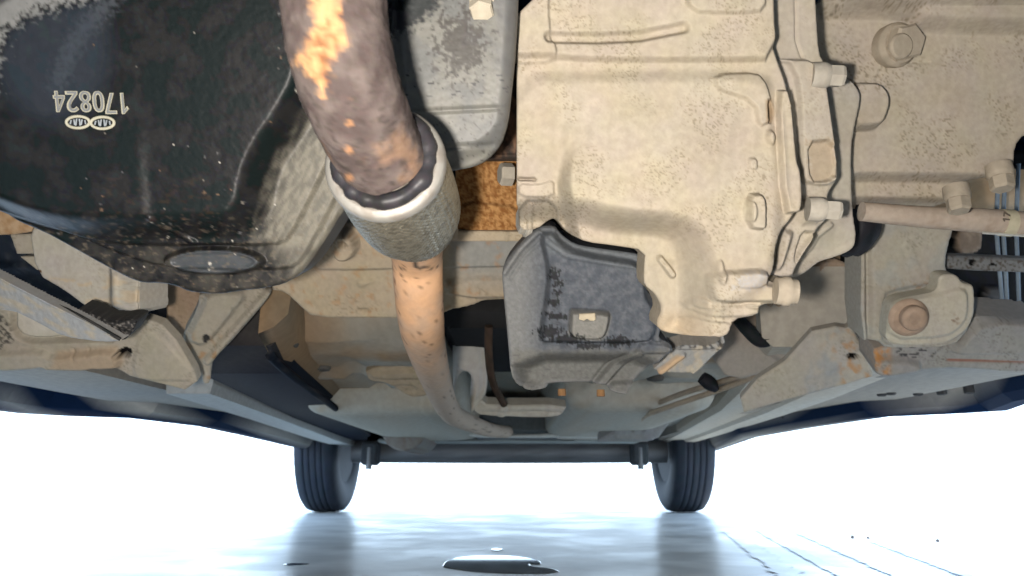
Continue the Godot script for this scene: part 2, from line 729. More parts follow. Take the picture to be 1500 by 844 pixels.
	film.call("water_streak", [412, 827.5, 424, 825.5, 440, 825.5, 456, 826, 444, 828, 424, 829], 0.0006, "thin dark streak of water in the reflection of the wheel")
	film.call("water_drop", [716, 806, 726, 803.5, 740, 805.5, 728, 808], 0.0012, "small bright drop of water lying behind the dark puddle")
	var stone := flatc(Color(0.06, 0.06, 0.065), 0.2)
	for s in [[1249, 789, "small dark pebble on wet floor, nearer the wheel of two side by side"], [1272, 790, "small dark pebble on wet floor, farther from the wheel of two side by side"], [1374, 794, "lone dark pebble on the wet floor beyond the tyre tracks"]]:
		var p := PH(s[0], s[1], 0.0)
		var mk2 := lathe(p, Vector3.UP, [[-0.001, 0.003], [0.001, 0.004], [0.004, 0.0034], [0.006, 0.0012]], 8, stone, false)
		var o := put(mk2.done(), "pebble", M.rubber, self, s[2])
		o.set_meta("category", "pebble")
		o.set_meta("group", "pebbles on the wet floor")

# ------------------------------------------------------------------ body, floor pan, sills, rails
func build_body() -> void:
	var grey := dusty(Color(0.20, 0.19, 0.17), Color(0.30, 0.22, 0.13), 0.7, 0.05)
	# floor pan with its tunnel, ribs and the toe board that rises towards the engine
	var mk := Maker.new(func(p: Vector3) -> Color:
		var front := s01(1.5, 0.85, -p.z)
		var n: float = nB.get_noise_3d(p.x * 500.0, p.y * 500.0, p.z * 160.0)
		var z := -p.z + 0.05 * nA.get_noise_2d(p.x * 300.0, 7.0)
		var c := mixc(Color(0.34, 0.33, 0.285), Color(0.36, 0.31, 0.235), clampf(front * 0.8 + 0.6 * n, 0.0, 1.0))
		var brown: float = maxf(s01(0.97, 0.88, z), s01(0.05, 0.02, absf(z - 1.13)))
		brown = maxf(brown, 0.8 * s01(0.09, 0.03, absf(p.x + 0.30 + 0.09 * (z - 1.0))))
		c = mixc(c, Color(0.33, 0.20, 0.095), brown * (0.65 + 0.4 * n))
		var k: float = 1.0 + 0.2 * nA.get_noise_3d(p.x * 700.0, p.y * 700.0, p.z * 300.0)
		return Color(c.r * k, c.g * k, c.b * k))
	var rings := []
	for i in 121:
		var z := 0.78 + 2.6 * i / 120.0
		var r := PackedVector3Array()
		for j in 93:
			var x := -0.71 + 1.39 * j / 92.0
			var y := 0.30 + 0.16 * s01(1.12, 0.78, z)
			var tx := absf(x + 0.005)
			y += 0.09 * s01(0.15, 0.09, tx) * s01(3.0, 2.4, z)
			y -= 0.010 * s01(0.018, 0.006, absf(z - 1.04)) * s01(0.17, 0.2, tx)
			y -= 0.012 * s01(0.03, 0.012, absf(z - 1.27)) * s01(0.17, 0.2, tx)
			y += 0.010 * s01(0.02, 0.008, absf(tx - 0.26)) * s01(1.1, 1.2, z)
			y -= 0.004 * nA.get_noise_2d(x * 600.0, z * 300.0)
			r.append(Vector3(x, y, -z))
		rings.append(r)
	mk.loft(rings, false, true, false)
	put(mk.done(), "floor_pan", M.far)
	# outer shell: keeps the sky out of the engine bay as the bonnet, wings and bumper of the real car do
	var shell := Maker.new(flatc(Color(0.02, 0.03, 0.06)))
	var hoop := func(z: float, y0: float, y1: float) -> PackedVector3Array:
		var q := PackedVector3Array()
		for e in [[-0.80, y0], [-0.82, 0.5 * (y0 + y1)], [-0.70, y1], [0.66, y1], [0.78, 0.5 * (y0 + y1)], [0.76, y0]]:
			q.append(Vector3(e[0], e[1], z))
		return q
	shell.loft([hoop.call(0.36, 0.05, 0.07), hoop.call(0.34, 0.045, 0.62), hoop.call(0.15, 0.06, 0.72), hoop.call(-0.13, 0.09, 0.74), hoop.call(-0.16, 0.5, 0.75), hoop.call(-0.72, 0.5, 0.80), hoop.call(-0.8, 0.26, 0.80), hoop.call(-1.2, 0.30, 0.85), hoop.call(-2.7, 0.30, 0.85), hoop.call(-3.5, 0.34, 0.8), hoop.call(-3.6, 0.3, 0.32)], false, false, false)
	put(shell.done(), "body_shell", M.navy)
	# sills: a folded lower edge of dark paint, spattered with mud
	var paint := func(p: Vector3) -> Color:
		var n: float = nB.get_noise_3d(p.x * 260.0, p.y * 420.0, p.z * 110.0) + 0.4 * nC.get_noise_3d(p.x * 500.0, p.y * 500.0, p.z * 300.0)
		return mixc(Color(0.006, 0.012, 0.034), Color(0.33, 0.31, 0.27), s01(0.05, 0.3, n) * 0.9)
	var sill := [[-0.015, 0.0], [0.015, 0.0], [0.03, 0.012], [0.05, 0.05], [0.05, 0.12], [-0.05, 0.12], [-0.03, 0.02]]
	var left := []
	for q in [[-60, 593], [-20, 599], [40, 606], [110, 610], [200, 613], [300, 625], [370, 640], [432, 655]]:
		left.append(PH(q[0], q[1], 0.235))
	left.append(left[-1] + Vector3(-0.01, 0, -0.45))
	put(rail(left, sill, paint), "sill_panel", M.navy, null, "mud-spattered dark blue sill beyond the oil pan")
	var right := []
	for q in [[1560, 577], [1500, 588], [1462, 602], [1400, 606], [1290, 611], [1180, 627], [1100, 641], [1047, 660]]:
		right.append(PH(q[0], q[1], 0.235))
	right.append(right[-1] + Vector3(0.01, 0, -0.4))
	var mir := []
	for q in sill:
		mir.append([-q[0], q[1]])
	put(rail(right, mir, paint), "sill_panel", M.navy, null, "mud-spattered dark blue sill beyond the gearbox")
	# arch liners that hang before the sills
	for s in [[-1, -0.66], [1, 0.62]]:
		var path := [Vector3(s[1], 0.262, -0.96), Vector3(s[1] + s[0] * -0.01, 0.262, -1.25), Vector3(s[1] + s[0] * 0.0, 0.27, -1.9), Vector3(s[1] + s[0] * 0.03, 0.275, -2.9)]
		put(rail(path, [[-0.10, 0.0], [0.09, 0.0], [0.09, 0.05], [-0.10, 0.05]], dusty(Color(0.20, 0.195, 0.18), Color(0.34, 0.28, 0.20), 0.7, 0.0)), "floor_side", M.far)

func build_rear() -> void:
	# wheels
	var tyre_col := flatc(Color(0.012, 0.017, 0.026), 0.25)
	var wheels := []
	for s in [[-0.735, -1, 3.08], [0.68, 1, 3.08], [-0.70, -1, 0.44], [0.66, 1, 0.44]]:
		var w := Node3D.new()
		w.name = "wheel" if wheels.is_empty() else "wheel_%03d" % wheels.size()
		w.position = Vector3(s[0], 0.29, -s[2])
		w.rotation.y = 0.0 if s[1] > 0 else PI
		car.add_child(w, true)
		wheels.append(w)
		if s[2] > 1.0:
			w.set_meta("label", "rear wheel behind the oil pan side" if s[1] < 0 else "rear wheel behind the gearbox side")
	var prof := []
	for q in [[-0.066, 0.175], [-0.074, 0.19], [-0.08, 0.22], [-0.079, 0.25], [-0.073, 0.273], [-0.064, 0.284], [-0.046, 0.2885]]:
		prof.append(q)
	for g in [-0.034, -0.012, 0.012, 0.034]:
		prof.append_array([[g - 0.0035, 0.2895], [g - 0.0025, 0.285], [g + 0.0025, 0.285], [g + 0.0035, 0.2895]])
	for q in [[0.046, 0.2885], [0.064, 0.284], [0.073, 0.273], [0.079, 0.25], [0.08, 0.22], [0.074, 0.19], [0.066, 0.175]]:
		prof.append(q)
	var tm := lathe(Vector3.ZERO, Vector3.RIGHT, prof, 96, tyre_col).done()
	var rim := lathe(Vector3.ZERO, Vector3.RIGHT, [[-0.062, 0.176], [-0.066, 0.172], [-0.058, 0.160], [-0.02, 0.150], [-0.012, 0.09], [-0.035, 0.085], [-0.04, 0.03]], 48, flatc(Color(0.32, 0.33, 0.34), 0.2)).done()
	for w in wheels:
		put(tm, "tyre", M.rubber, w)
		put(rim, "rim", M.dull_metal, w)
	# axle beam, spring mounts, cross panel, silencer
	var steel := flatc(Color(0.15, 0.155, 0.16), 0.3)
	put(tube([Vector3(-0.62, 0.230, -2.97), Vector3(-0.2, 0.228, -2.97), Vector3(0.2, 0.228, -2.97), Vector3(0.60, 0.230, -2.97)], [0.043, 0.044, 0.044, 0.043], 20, steel, 6), "rear_axle", M.dull_metal, null, "dark straight axle beam between the rear wheels")
	for s in [543, 936]:
		var c := PZ(s, 668, 2.86)
		put(block(c + Vector3(-0.03, -0.035, -0.04), c + Vector3(0.03, 0.05, 0.04), 0.008, flatc(Color(0.05, 0.055, 0.06), 0.3)), "spring_mount", M.far)
		put(tube([c + Vector3(0.0, -0.05, 0.03), c + Vector3(0.0, 0.03, 0.03)], [0.012, 0.012], 10, steel, 2), "damper_stud", M.dull_metal)
	put(rail([Vector3(-0.5, 0.252, -2.62), Vector3(0.46, 0.252, -2.62)], [[0, 0], [0, 0.05], [0, 0.05], [0, 0]], steel), "rear_lip", M.far)
	var lip := block(Vector3(-0.46, 0.247, -2.72), Vector3(0.44, 0.259, -2.60), 0.005, dusty(Color(0.28, 0.31, 0.30), Color(0.14, 0.14, 0.13), 0.6, 0.1), Basis(), Vector3.ZERO, 1)
	put(lip, "rear_cross_panel", M.far)
	put(block(Vector3(-0.6, 0.243, -3.6), Vector3(0.58, 0.55, -3.08), 0.03, steel), "rear_floor_well", M.far)
	put(block(Vector3(-0.13, 0.25, -2.5), Vector3(0.42, 0.36, -2.3), 0.02, dusty(Color(0.10, 0.115, 0.12), Color(0.2, 0.18, 0.15), 0.5, 0.1)), "rear_heat_shield", M.far)
	put(tube([Vector3(-0.14, 0.262, -2.29), Vector3(-0.1, 0.252, -2.29), Vector3(0.05, 0.25, -2.29), Vector3(0.12, 0.252, -2.29), Vector3(0.2, 0.25, -2.29), Vector3(0.42, 0.25, -2.29)], [0.006, 0.006, 0.006, 0.007, 0.006, 0.006], 8, flatc(Color(0.42, 0.43, 0.40), 0.2), 5), "heat_shield_edge", M.far)
	var sil := PZ(607, 634, 2.55)
	var mk := lathe(sil + Vector3(0, 0, 0.25), Vector3(0, 0, -1), [[0.0, 0.02], [0.0, 0.062], [0.01, 0.070], [0.02, 0.068], [0.4, 0.068]], 28, dusty(Color(0.20, 0.19, 0.17), Color(0.13, 0.08, 0.05), 0.6, 0.0))
	put(mk.done(), "silencer", M.far)
	# fuel tank halves either side of the tunnel, pressed steel with rounded corners
	var tank := func(x0: float, x1: float, z0: float, z1: float, y0: float, c: Callable) -> ArrayMesh:
		var tk := Maker.new(c)
		var rs := []
		for e in [[0.0, 0.05], [0.006, 0.022], [0.025, 0.006], [0.06, 0.0], [0.5, 0.0], [0.94, 0.0], [1.0, 0.04]]:
			var z := lerpf(z0, z1, e[0])
			var r := PackedVector3Array()
			var k: float = e[1]
			for a in 32:
				var t := TAU * a / 32
				var sx := signf(cos(t)) * pow(absf(cos(t)), 0.4)
				var sy := signf(sin(t)) * pow(absf(sin(t)), 0.4)
				r.append(Vector3(0.5 * (x0 + x1) + (0.5 * (x1 - x0) - k) * sx, y0 + 0.07 + (0.07 - k) * sy, -z))
			rs.append(r)
		tk.loft(rs, true, true)
		return tk.done()
	put(tank.call(-0.43, -0.10, 1.50, 2.55, 0.247, dusty(Color(0.37, 0.355, 0.30), Color(0.40, 0.31, 0.21), 0.5, 0.1)), "fuel_tank", M.far)
	put(tank.call(0.10, 0.40, 1.42, 2.5, 0.247, dusty(Color(0.36, 0.345, 0.295), Color(0.40, 0.33, 0.24), 0.5, 0.15)), "silencer_box", M.far)

func build_mid() -> void:
	var gt := tan_dust(Color(0.37, 0.31, 0.22), 0.8)
	# engine mass behind the covers, kept dark
	put(block(Vector3(-0.55, 0.37, -0.86), Vector3(0.36, 0.62, -0.70), 0.02, flatc(Color(0.012, 0.013, 0.014), 0.3)), "engine_block", M.black_paint)
	# cross member of the subframe
	var cc := func(x: float, y: float, h: float, s: float) -> Color:
		var c: Color = gt.call(x, y, h, s)
		var cold := s01(640, 690, x) * 0.8
		c = mixc(c, Color(0.24, 0.255, 0.25), cold * s01(440, 380, y))
		c = mixc(c, Color(0.36, 0.20, 0.09), s01(0.2, 0.5, nB.get_noise_2d(x, y)) * 0.5)
		return c
	var xm := relief("cross_member", [600, 400, 0.76], Vector3(0, -0.45, 1), [392, 300, 470, 318, 660, 338, 850, 340, 850, 440, 712, 440, 690, 450, 655, 456, 640, 470, 575, 468, 460, 468, 436, 448, 418, 430, 392, 425],
		[["p", [392, 300, 850, 300, 850, 392, 640, 396, 480, 400, 392, 392], 12, 8], ["p", [650, 405, 850, 402, 850, 436, 650, 440], 6, 6], ["e", [504, 360, 21, 24], 16, 5], ["e", [503, 356, 12, 12], 4, 3], ["e", [503, 356, 6, 6], -8, 2], ["p", [520, 408, 560, 408, 524, 428], 3, 5], ["e", [534, 455, 9, 2.5], -4, 1]],
		{"edge": 6.0, "thick": 60.0, "step": 3.0, "amp": 0.15}, M.dust, cc, null, "dusty cross member behind the exhaust flex joint")
	# rusty plate between pan and gearbox, with the nuts on its edge
	var rc := func(x: float, y: float, _h: float, _s: float) -> Color:
		var n: float = nB.get_noise_2d(x * 2.0, y * 2.0) + 0.6 * nD.get_noise_2d(x, y)
		return mixc(Color(0.20, 0.085, 0.025), Color(0.40, 0.22, 0.085), s01(-0.5, 0.5, n))
	relief("rusty_plate", [715, 285, 0.66], Vector3(0.1, -0.1, 1), [668, 222, 762, 222, 762, 345, 668, 345], [["p", [668, 292, 768, 300, 768, 345, 668, 345], 4, 6], ["l", [672, 226, 760, 226], 3, 2, 3]], {"smooth": 0, "edge": 2.0, "thick": 20.0, "step": 2.0, "amp": 0.5}, M.rust, rc, null, "rust-brown steel plate beside the gearbox flange")
	relief("plate_frame", [725, 346, 0.655], Vector3(0, -0.3, 1), [655, 338, 768, 340, 795, 338, 795, 354, 655, 354], [["l", [742, 338, 742, 354], 2, 2, 3]], {"smooth": 0, "edge": 2.0, "thick": 20.0, "step": 2.0}, M.dust, gt)
	relief("plate_bracket", [662, 330, 0.645], Vector3(0.2, -0.2, 1), [650, 352, 648, 338, 664, 312, 670, 312, 672, 352], [], {"smooth": 0, "edge": 2.0, "thick": 14.0, "step": 2.0}, M.dust, gt)
	relief("heat_shield_strip", [745, 205, 0.63], Vector3(0, 0, 1), [728, 60, 758, 60, 758, 232, 712, 232, 735, 170], [["l", [728, 228, 758, 228], 3, 2, 3]], {"smooth": 0, "edge": 2.0, "thick": 14.0, "step": 2.5}, M.rust, func(x, y, h, s): return mixc(Color(0.05, 0.04, 0.035), Color(0.22, 0.13, 0.08), s01(-0.2, 0.5, nB.get_noise_2d(x, y * 0.5))))
	bolt("plate_nut", P(752, 256, 0.62), CAM.basis * Vector3(-1, 0, 0.3), 0.0095, 0.012, 0.0, flatc(Color(0.36, 0.33, 0.27)), M.dust, null, 0.3)
	bolt("plate_bolt", P(770, 322, 0.60), CAM.basis * Vector3(-1, 0, 0.25), 0.0115, 0.006, 0.0145, flatc(Color(0.38, 0.36, 0.31)), M.dust, null, 0.2)
	# small brackets, plugs and a clipped cable on the floor pan ahead of the tank
	relief("heat_shield_bracket", [590, 548, 1.22], Vector3(0.1, -0.5, 1), [534, 542, 600, 534, 656, 538, 652, 572, 610, 585, 585, 576, 566, 562, 540, 560], [["p", [540, 545, 640, 540, 636, 556, 545, 558], 5, 4], ["e", [590, 570, 22, 8], -4, 4], ["l", [556, 545, 560, 558], -2, 2, 2]], {"edge": 4.0, "thick": 12.0, "step": 2.2}, M.far, tan_dust(Color(0.33, 0.27, 0.19), 0.6))
	for q in [[470, 540], [420, 505], [520, 600], [890, 560], [960, 555]]:
		var c := PH(q[0], q[1], 0.298)
		put(lathe(c, Vector3.DOWN, [[-0.02, 0.016], [0.0, 0.016], [0.003, 0.014], [0.004, 0.009], [0.002, 0.006]], 18, flatc(Color(0.10, 0.095, 0.085), 0.3)).done(), "floor_plug", M.far)
	for q in [[1292, 579], [1306, 577], [1345, 578], [1380, 577], [1420, 575], [1150, 612], [1120, 620]]:
		var c := PH(q[0], q[1], 0.2605)
		put(lathe(c, Vector3.DOWN, [[-0.02, 0.008], [0.0, 0.008], [0.002, 0.006], [0.001, 0.003]], 14, flatc(Color(0.05, 0.05, 0.05), 0.3)).done(), "drain_plug", M.far)
	# tunnel: heat shield arch and brace
	var pale := tan_dust(Color(0.40, 0.38, 0.33), 0.4)
	relief("tunnel_heat_shield", [690, 545, 1.22], Vector3(0.1, -0.25, 1), [664, 498, 690, 496, 706, 504, 714, 522, 714, 575, 704, 590, 694, 603, 690, 606, 692, 560, 688, 545, 676, 545, 668, 560, 664, 585], [["p", [662, 500, 700, 502, 708, 530, 706, 575, 690, 600, 690, 550, 664, 540], 5, 5]], {"edge": 4.0, "thick": 40.0, "step": 2.0}, M.far, pale)
	relief("tunnel_brace", [762, 600, 1.24], Vector3(0, -0.35, 1), [692, 590, 706, 587, 714, 595, 832, 594, 822, 610, 800, 613, 705, 610, 694, 603], [["l", [704, 604, 820, 604], -3, 3, 4], ["l", [738, 594, 734, 612], 4, 3, 6], ["p", [764, 600, 805, 600, 800, 609, 757, 609], -3, 2]], {"edge": 3.0, "thick": 25.0, "step": 2.0}, M.far, pale, null, "pale folded brace across the exhaust tunnel")
	# dark rubber bellows and shift cables up in the tunnel
	put(tube([P(716, 478, 1.05), P(716, 520, 1.07), P(722, 560, 1.12), P(738, 592, 1.2)], [0.006, 0.006, 0.006, 0.006], 8, dusty(Color(0.06, 0.04, 0.028), Color(0.03, 0.025, 0.02), 0.6, 0.0), 6), "shift_cable", M.far)
	put(block(Vector3(-0.11, 0.33, -1.5), Vector3(0.10, 0.42, -1.02), 0.02, flatc(Color(0.022, 0.022, 0.022), 0.3)), "tunnel_liner", M.far)
	# brake pipes down the gearbox side
	var pipe := dusty(Color(0.34, 0.27, 0.19), Color(0.20, 0.17, 0.14), 0.5, 0.1)
	for s in [0, 1]:
		var e: float = 13.0 * s
		put(tube([P(1130 + e, 428, 0.90), P(1122 + e, 470, 0.92), P(1106 + e, 520, 0.98), P(1098 + e * 0.8, 547, 1.03), P(1080 + e * 0.4, 553 + e * 0.5, 1.08), P(1040, 564 + e * 0.9, 1.18), P(985 - e, 582 + e * 1.3, 1.35), P(945, 600 + e * 0.7, 1.55), P(925 + e, 612 + e * 0.4, 1.75)], [0.0046, 0.0046, 0.0046, 0.0046, 0.0046, 0.0046, 0.005, 0.006, 0.006], 8, pipe, 6), "brake_pipe", M.dust)
	var clip := flatc(Color(0.012, 0.014, 0.016))
	put(tube([P(1082, 468, 0.90), P(1096, 484, 0.90), P(1112, 499, 0.90), P(1128, 498, 0.90), P(1133, 488, 0.90)], [0.008, 0.0085, 0.008, 0.007, 0.004], 10, clip, 5), "pipe_clip", M.plastic, null, "black plastic clip round the two brake pipes")
	put(tube([P(1028, 553, 1.14), P(1040, 562, 1.14), P(1050, 572, 1.14)], [0.01, 0.012, 0.005], 8, clip, 4), "pipe_clip", M.plastic)
	# bracket far back above the brake pipes
	relief("exhaust_hanger", [935, 630, 1.95], Vector3(-0.1, -0.5, 1), [918, 600, 960, 614, 985, 616, 960, 650, 895, 648, 870, 650, 905, 630], [["e", [925, 629, 4, 3], -8, 2], ["e", [941, 628, 4, 3], -8, 2], ["l", [905, 642, 955, 643], 6, 4, 5]], {"edge": 4.0, "thick": 30.0, "step": 2.0}, M.far, tan_dust(Color(0.22, 0.22, 0.21), 0.6))

func build_left() -> void:
	var gt := tan_dust(Color(0.34, 0.31, 0.25), 0.8)
	var pale := tan_dust(Color(0.48, 0.45, 0.37), 0.3)
	# navy cover along the rail, then the rail itself
	var navy := dusty(Color(0.009, 0.013, 0.022), Color(0.10, 0.09, 0.075), 0.6, 0.08)
	var path := [Vector3(-0.355, 0.285, -0.93), Vector3(-0.375, 0.268, -1.06), Vector3(-0.44, 0.268, -1.64), Vector3(-0.53, 0.268, -2.4), Vector3(-0.61, 0.268, -3.1)]
	put(rail(path, [[-0.07, 0.0], [0.05, 0.0], [0.065, 0.015], [0.075, 0.08], [-0.11, 0.08], [-0.10, 0.03]], navy, false), "rail_cover", M.navy, null, "long dark plastic cover along the floor rail")
	var inner := []
	for q in path:
		inner.append(q + Vector3(0, 0, 0.05))
	put(rail(inner, [[0.05, 0.006], [0.068, 0.014], [0.084, 0.03], [0.09, 0.10], [0.05, 0.10]], dusty(Color(0.22, 0.17, 0.115), Color(0.33, 0.21, 0.11), 0.8, 0.0), true), "rail_side", M.far)
	put(tube([Vector3(-0.295, 0.268, -0.9), Vector3(-0.31, 0.262, -1.06), Vector3(-0.37, 0.262, -1.64), Vector3(-0.455, 0.262, -2.4)], [0.006, 0.006, 0.007, 0.008], 8, navy, 6), "fuel_line", M.navy)
	put(rail([Vector3(-0.52, 0.255, -1.2), Vector3(-0.56, 0.255, -1.7), Vector3(-0.62, 0.25, -2.5), Vector3(-0.65, 0.25, -3.0)], [[-0.035, 0.0], [0.035, 0.0], [0.04, 0.03], [-0.04, 0.03]], dusty(Color(0.40, 0.41, 0.39), Color(0.2, 0.18, 0.15), 0.6, 0.1)), "floor_rail", M.far)
	# floor side before the sill
	# toe panels behind the subframe
	relief("inner_panel", [245, 455, 0.90], Vector3(0.1, -0.2, 1), [196, 405, 330, 405, 300, 450, 264, 512, 240, 480, 215, 470, 200, 450], [["l", [238, 440, 240, 470], 3, 5, 6]], {"edge": 3.0, "thick": 20.0, "step": 2.5, "smooth": 0}, M.dust, tan_dust(Color(0.34, 0.25, 0.17), 0.6))
	relief("diagonal_strut", [335, 480, 0.86], Vector3(0.35, -0.3, 1), [292, 428, 400, 420, 392, 440, 352, 486, 338, 502, 318, 522, 309, 535, 308, 562, 298, 564, 294, 548, 262, 505, 290, 452],
		[["p", [300, 425, 372, 424, 330, 478, 300, 512, 268, 500, 292, 452], 8, 8], ["e", [302, 496, 5, 7], -6, 2], ["l", [392, 430, 330, 500, 304, 530], 6, 4, 7], ["e", [342, 452, 2.5, 3], -3, 1]], {"edge": 4.0, "thick": 40.0, "step": 2.2}, M.dust, func(x, y, h, s):
		var c: Color = gt.call(x, y, h, s)
		if Vector2((x - 302.0) / 5.0, (y - 496.0) / 7.0).length() < 0.9:
			return Color(0.05, 0.05, 0.05)
		return mixc(c, Color(0.33, 0.18, 0.07), s01(0.1, 0.4, nB.get_noise_2d(x, y)) * s01(470, 530, y) * 0.7), null, "grey strut running diagonally up behind the oil pan")
	# subframe arm with the pale pressed panel
	relief("subframe_arm", [140, 510, 0.74], Vector3(0.05, -0.45, 1), [-40, 448, 18, 452, 30, 452, 120, 470, 190, 478, 212, 468, 236, 476, 258, 500, 284, 545, 288, 560, 270, 572, 190, 552, 172, 541, 140, 536, 122, 540, 74, 538, 66, 534, 0, 541, -40, 543],
		[["p", [-40, 516, 60, 512, 76, 522, 168, 510, 178, 528, 172, 545, -40, 545], 8, 6], ["p", [6, 440, 20, 452, 18, 478, 30, 496, 55, 502, 120, 498, 180, 500, 180, 440], -12, 5], ["p", [14, 440, 24, 452, 24, 476, 36, 490, 60, 495, 120, 490, 180, 494, 180, 440], 9, 4], ["e", [184, 514, 11, 6], -14, 2], ["l", [0, 518, 45, 518], 3, 2, 2], ["l", [106, 512, 110, 522], -2, 1, 2], ["l", [125, 514, 126, 524], -2, 1, 1.5], ["p", [225, 480, 300, 560, 205, 560, 190, 545, 200, 490], 2, 6]],
		{"edge": 3.0, "thick": 12.0, "step": 2.2, "amp": 0.1, "smooth": 0}, M.dust, func(x, y, h, s):
		var c: Color = gt.call(x, y, h, s)
		c = mixc(c, pale.call(x, y, h, s), s01(-2, 3, in_poly(x, y, [10, 440, 22, 455, 24, 478, 36, 492, 60, 497, 130, 492, 180, 494, 180, 440])))
		c = mixc(c, Color(0.36, 0.27, 0.18), s01(-6, 4, in_poly(x, y, [85, 515, 172, 508, 180, 530, 170, 545, 75, 540])) * 0.7)
		c = mixc(c, Color(0.02, 0.02, 0.022), s01(-2, 1, in_poly(x, y, [0, 458, 12, 475, 20, 500, 0, 512, -40, 512, -40, 458])) * s01(-0.2, 0.2, nC.get_noise_2d(x, y)) * 0.8)
		if Vector2((x - 184.0) / 11.0, (y - 514.0) / 6.0).length() < 0.9:
			return Color(0.006, 0.006, 0.006)
		return c, null, "dusty subframe arm with a rounded pressed panel and an oval hole")
	# engine mount bracket, with a rounded end
	relief("mount_bracket", [130, 400, 0.66], Vector3(-0.1, -0.1, 1), [40, 330, 75, 340, 170, 380, 200, 395, 204, 452, 196, 463, 158, 460, 128, 452, 92, 425, 52, 402],
		[["p", [150, 370, 166, 375, 200, 390, 206, 465, 150, 465], 14, 26], ["p", [184, 380, 206, 390, 206, 465, 184, 465], -16, 16], ["l", [194, 415, 198, 450], 2, 2, 2]], {"edge": 4.0, "thick": 45.0, "step": 2.0, "amp": 0.06}, M.dust, func(x, y, h, s):
		var c: Color = tan_dust(Color(0.40, 0.38, 0.33), 0.6).call(x, y, h, s)
		c = mixc(c, Color(0.46, 0.38, 0.27), s01(0.0, 0.3, nB.get_noise_2d(x * 0.6, y)) * s01(398, 412, y) * 0.8)
		if Vector2((x - 56.0) / 5.0, (y - 398.0) / 3.0).length() < 1.0:
			return Color(0.12, 0.06, 0.03)
		return c, null, "grey mount bracket with a rounded end under the oil pan")
	# rusty corner and the dark panels above the bracket
	relief("rusty_corner", [10, 328, 0.66], Vector3(0.1, -0.3, 1), [-60, 300, 10, 300, 48, 330, 44, 343, -60, 347], [], {"edge": 3.0, "thick": 20.0, "step": 2.5}, M.rust, func(x, y, h, s): return mixc(Color(0.30, 0.19, 0.10), Color(0.40, 0.29, 0.18), s01(-0.4, 0.4, nB.get_noise_2d(x, y))))
	relief("grey_bracket", [30, 362, 0.72], Vector3(0.1, -0.2, 1), [14, 344, 52, 342, 52, 372, 24, 372], [], {"edge": 2.0, "thick": 20.0, "step": 2.5, "smooth": 0}, M.dust, gt)
	relief("grey_bracket", [38, 384, 0.73], Vector3(0.1, -0.2, 1), [28, 376, 54, 376, 54, 396], [], {"edge": 2.0, "thick": 20.0, "step": 2.5, "smooth": 0}, M.dust, gt)
	relief("dark_panel", [30, 400, 0.84], Vector3(0, -0.1, 1), [-60, 330, 230, 330, 230, 470, -60, 470], [["p", [-60, 390, 60, 380, 60, 400, -60, 400], 6, 4]], {"edge": 4.0, "thick": 20.0, "step": 5.0, "smooth": 0}, M.plastic, func(x, y, h, s): return mixc(Color(0.010, 0.014, 0.02), Color(0.03, 0.035, 0.04), s01(0.0, 0.5, nB.get_noise_2d(x, y))))
	# bright suspension arm that runs in from the wheel
	relief("suspension_arm", [70, 455, 0.585], Vector3(-0.1, -0.35, 1), [-60, 376, 2, 408, 60, 438, 120, 468, 172, 496, 178, 500, 150, 502, 92, 494, 60, 476, 36, 464, 20, 456, -60, 448],
		[["l", [-60, 378, 2, 409, 60, 439, 120, 469, 172, 496], 2, 2.5, 3]], {"edge": 2.5, "thick": 10.0, "step": 2.0, "amp": 0.1}, M.dull_metal, func(x, y, _h, s):
		var n: float = nB.get_noise_2d(x * 0.5 + y * 0.4, y * 1.5 - x * 0.7)
		return mixc(Color(0.42, 0.44, 0.45), Color(0.52, 0.48, 0.39), s01(-0.2, 0.4, n)), null, "pale scraped suspension arm that tapers to a black bush")
	put(tube([P(-60, 374, 0.588), P(2, 406, 0.588), P(60, 436, 0.588), P(120, 466, 0.588), P(176, 497, 0.588)], [0.0022, 0.0022, 0.0022, 0.002, 0.0015], 8, dusty(Color(0.012, 0.013, 0.014), Color(0.2, 0.19, 0.17), 0.5, 0.2), 5), "arm_seam", M.rubber)
	relief("arm_bush", [165, 480, 0.60], Vector3(0.1, -0.3, 1), [110, 452, 128, 458, 165, 470, 198, 468, 200, 474, 190, 492, 180, 500, 172, 497, 140, 478], [["p", [125, 455, 190, 470, 185, 490, 160, 484], 4, 8]], {"edge": 3.0, "thick": 25.0, "step": 1.8, "amp": 0.6}, M.rubber, func(x, y, h, s): return mixc(Color(0.012, 0.013, 0.014), Color(0.14, 0.13, 0.12), s01(0.1, 0.5, nC.get_noise_2d(x * 1.3, y * 1.3))), null, "rough black rubber bush at the tip of the pale arm")

